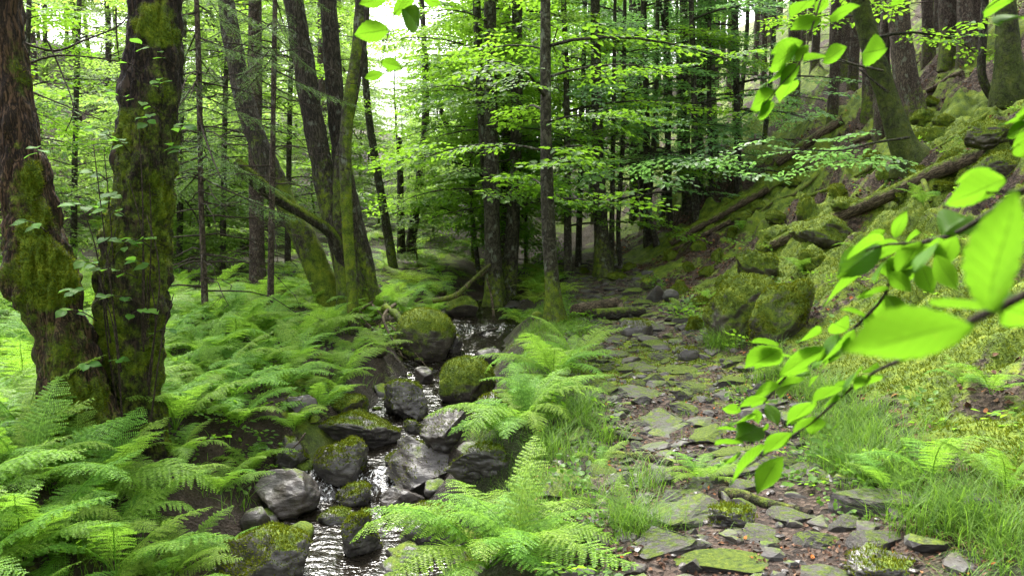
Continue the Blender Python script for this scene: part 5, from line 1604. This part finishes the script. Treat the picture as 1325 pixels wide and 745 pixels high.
leafy('beech_branch', 'drooping beech twig with backlit yellow-green leaves above the slope',
    [([(1075, -60, 1.45), (1062, 0, 1.45), (1050, 38, 1.45), (1037, 78, 1.45), (1012, 108, 1.45), (985, 140, 1.45)], .0022), ([(1220, -40, 1.4), (1165, -6, 1.42), (1150, 40, 1.44), (1147, 62, 1.44)], .0015), ([(1345, -40, 1.2), (1300, -5, 1.2), (1272, 14, 1.2)], .0018), ([(1360, 10, 1.2), (1325, 18, 1.2)], .0018)],
    [(1062, 24, 1023, 36, 1.44), (1052, -2, 1022, 16, 1.44), (1070, -4, 1056, 18, 1.45), (1073, 27, 1108, 4, 1.43), (1040, 54, 995, 66, 1.45), (1032, 64, 986, 83, 1.46), (1046, 58, 1028, 80, 1.44), (1042, 79, 1068, 68, 1.43), (1064, 80, 1094, 60, 1.43), (1147, 62, 1111, 70, 1.42),
     (1034, 84, 1007, 110, 1.45), (1030, 102, 1006, 126, 1.46), (1016, 92, 984, 110, 1.47), (1002, 118, 968, 142, 1.46), (1001, 134, 976, 152, 1.47), (1172, -3, 1151, 8, 1.4), (1271, 17, 1302, -4, 1.2), (1294, 32, 1332, 10, 1.2)], 6, .9)
leafy('beech_branch', 'tip of a beech twig with pale serrated leaves against the sky gap',
    [([(560, -80, 1.8), (525, -30, 1.8), (510, 20, 1.8), (498, 60, 1.8), (492, 92, 1.8)], .002)],
    [(503, 38, 458, 45, 1.8), (521, 12, 550, 38, 1.78), (492, 80, 519, 86, 1.8), (496, 96, 471, 100, 1.8), (500, -2, 466, 3, 1.8), (548, -4, 570, 6, 1.78), (508, 20, 536, -8, 1.8)], 7, 1.1)
leafy('beech_branch', 'small beech twig with glossy leaves over the near mossy bank',
    [([(1400, 130, 1.2), (1345, 152, 1.2), (1318, 168, 1.2)], .002)],
    [(1338, 148, 1290, 160, 1.2), (1332, 160, 1297, 176, 1.2), (1345, 165, 1305, 190, 1.2), (1350, 205, 1314, 178, 1.15), (1350, 140, 1310, 142, 1.2)], 8, .7)
# bare dead spruce twigs between the two old trunks
for k, pts in enumerate([[(20, 52, 6.4), (70, 66, 6.5), (110, 52, 6.6), (150, 36, 6.6), (165, 22, 6.6)], [(38, 82, 6.4), (75, 72, 6.4), (130, 76, 6.4), (172, 84, 6.4)], [(38, 118, 6.5), (80, 135, 6.5), (130, 155, 6.5)], [(60, 50, 6.4), (80, 95, 6.4), (95, 140, 6.3), (85, 170, 6.3)], [(150, 10, 6.3), (152, 60, 6.3), (160, 110, 6.3)]]):
    stick('dead_branch', ['kinked bare branch spanning between the two old trunks at the top', 'straighter bare branch below the kinked one between the old trunks', 'thin bare branch slanting down towards the thick old trunk', 'hanging bare twig crossing the branches between the old trunks', 'upright bare twig in front of the thick old trunk'][k], pts, .011 - .001 * k, 'twig', -.2, sides=6)


# ------------------------------------------------------------------ labels of repeats say what they stand by
for o_ in list(COL.objects):
    if o_.parent is None and o_.get('group'):
        pre = {'mossy rocks on the slope': 'small mossy rock near ', 'bushes on the clearing floor': 'low bright green bush nearest to ', 'stones along the stream': 'small wet stone in the stream near ',
               'young beeches near the upper stream': 'young layered beech next to ', 'young beeches at the slope foot': 'young layered beech next to '}.get(o_['group'])
        if pre: o_['label'] = pre + beside(o_.location.x, o_.location.y)
seen_ = {}
for o_ in list(COL.objects):
    if o_.parent is None and o_.name.startswith('young_beech'): o_['group'] = 'young beeches with low layered branches'
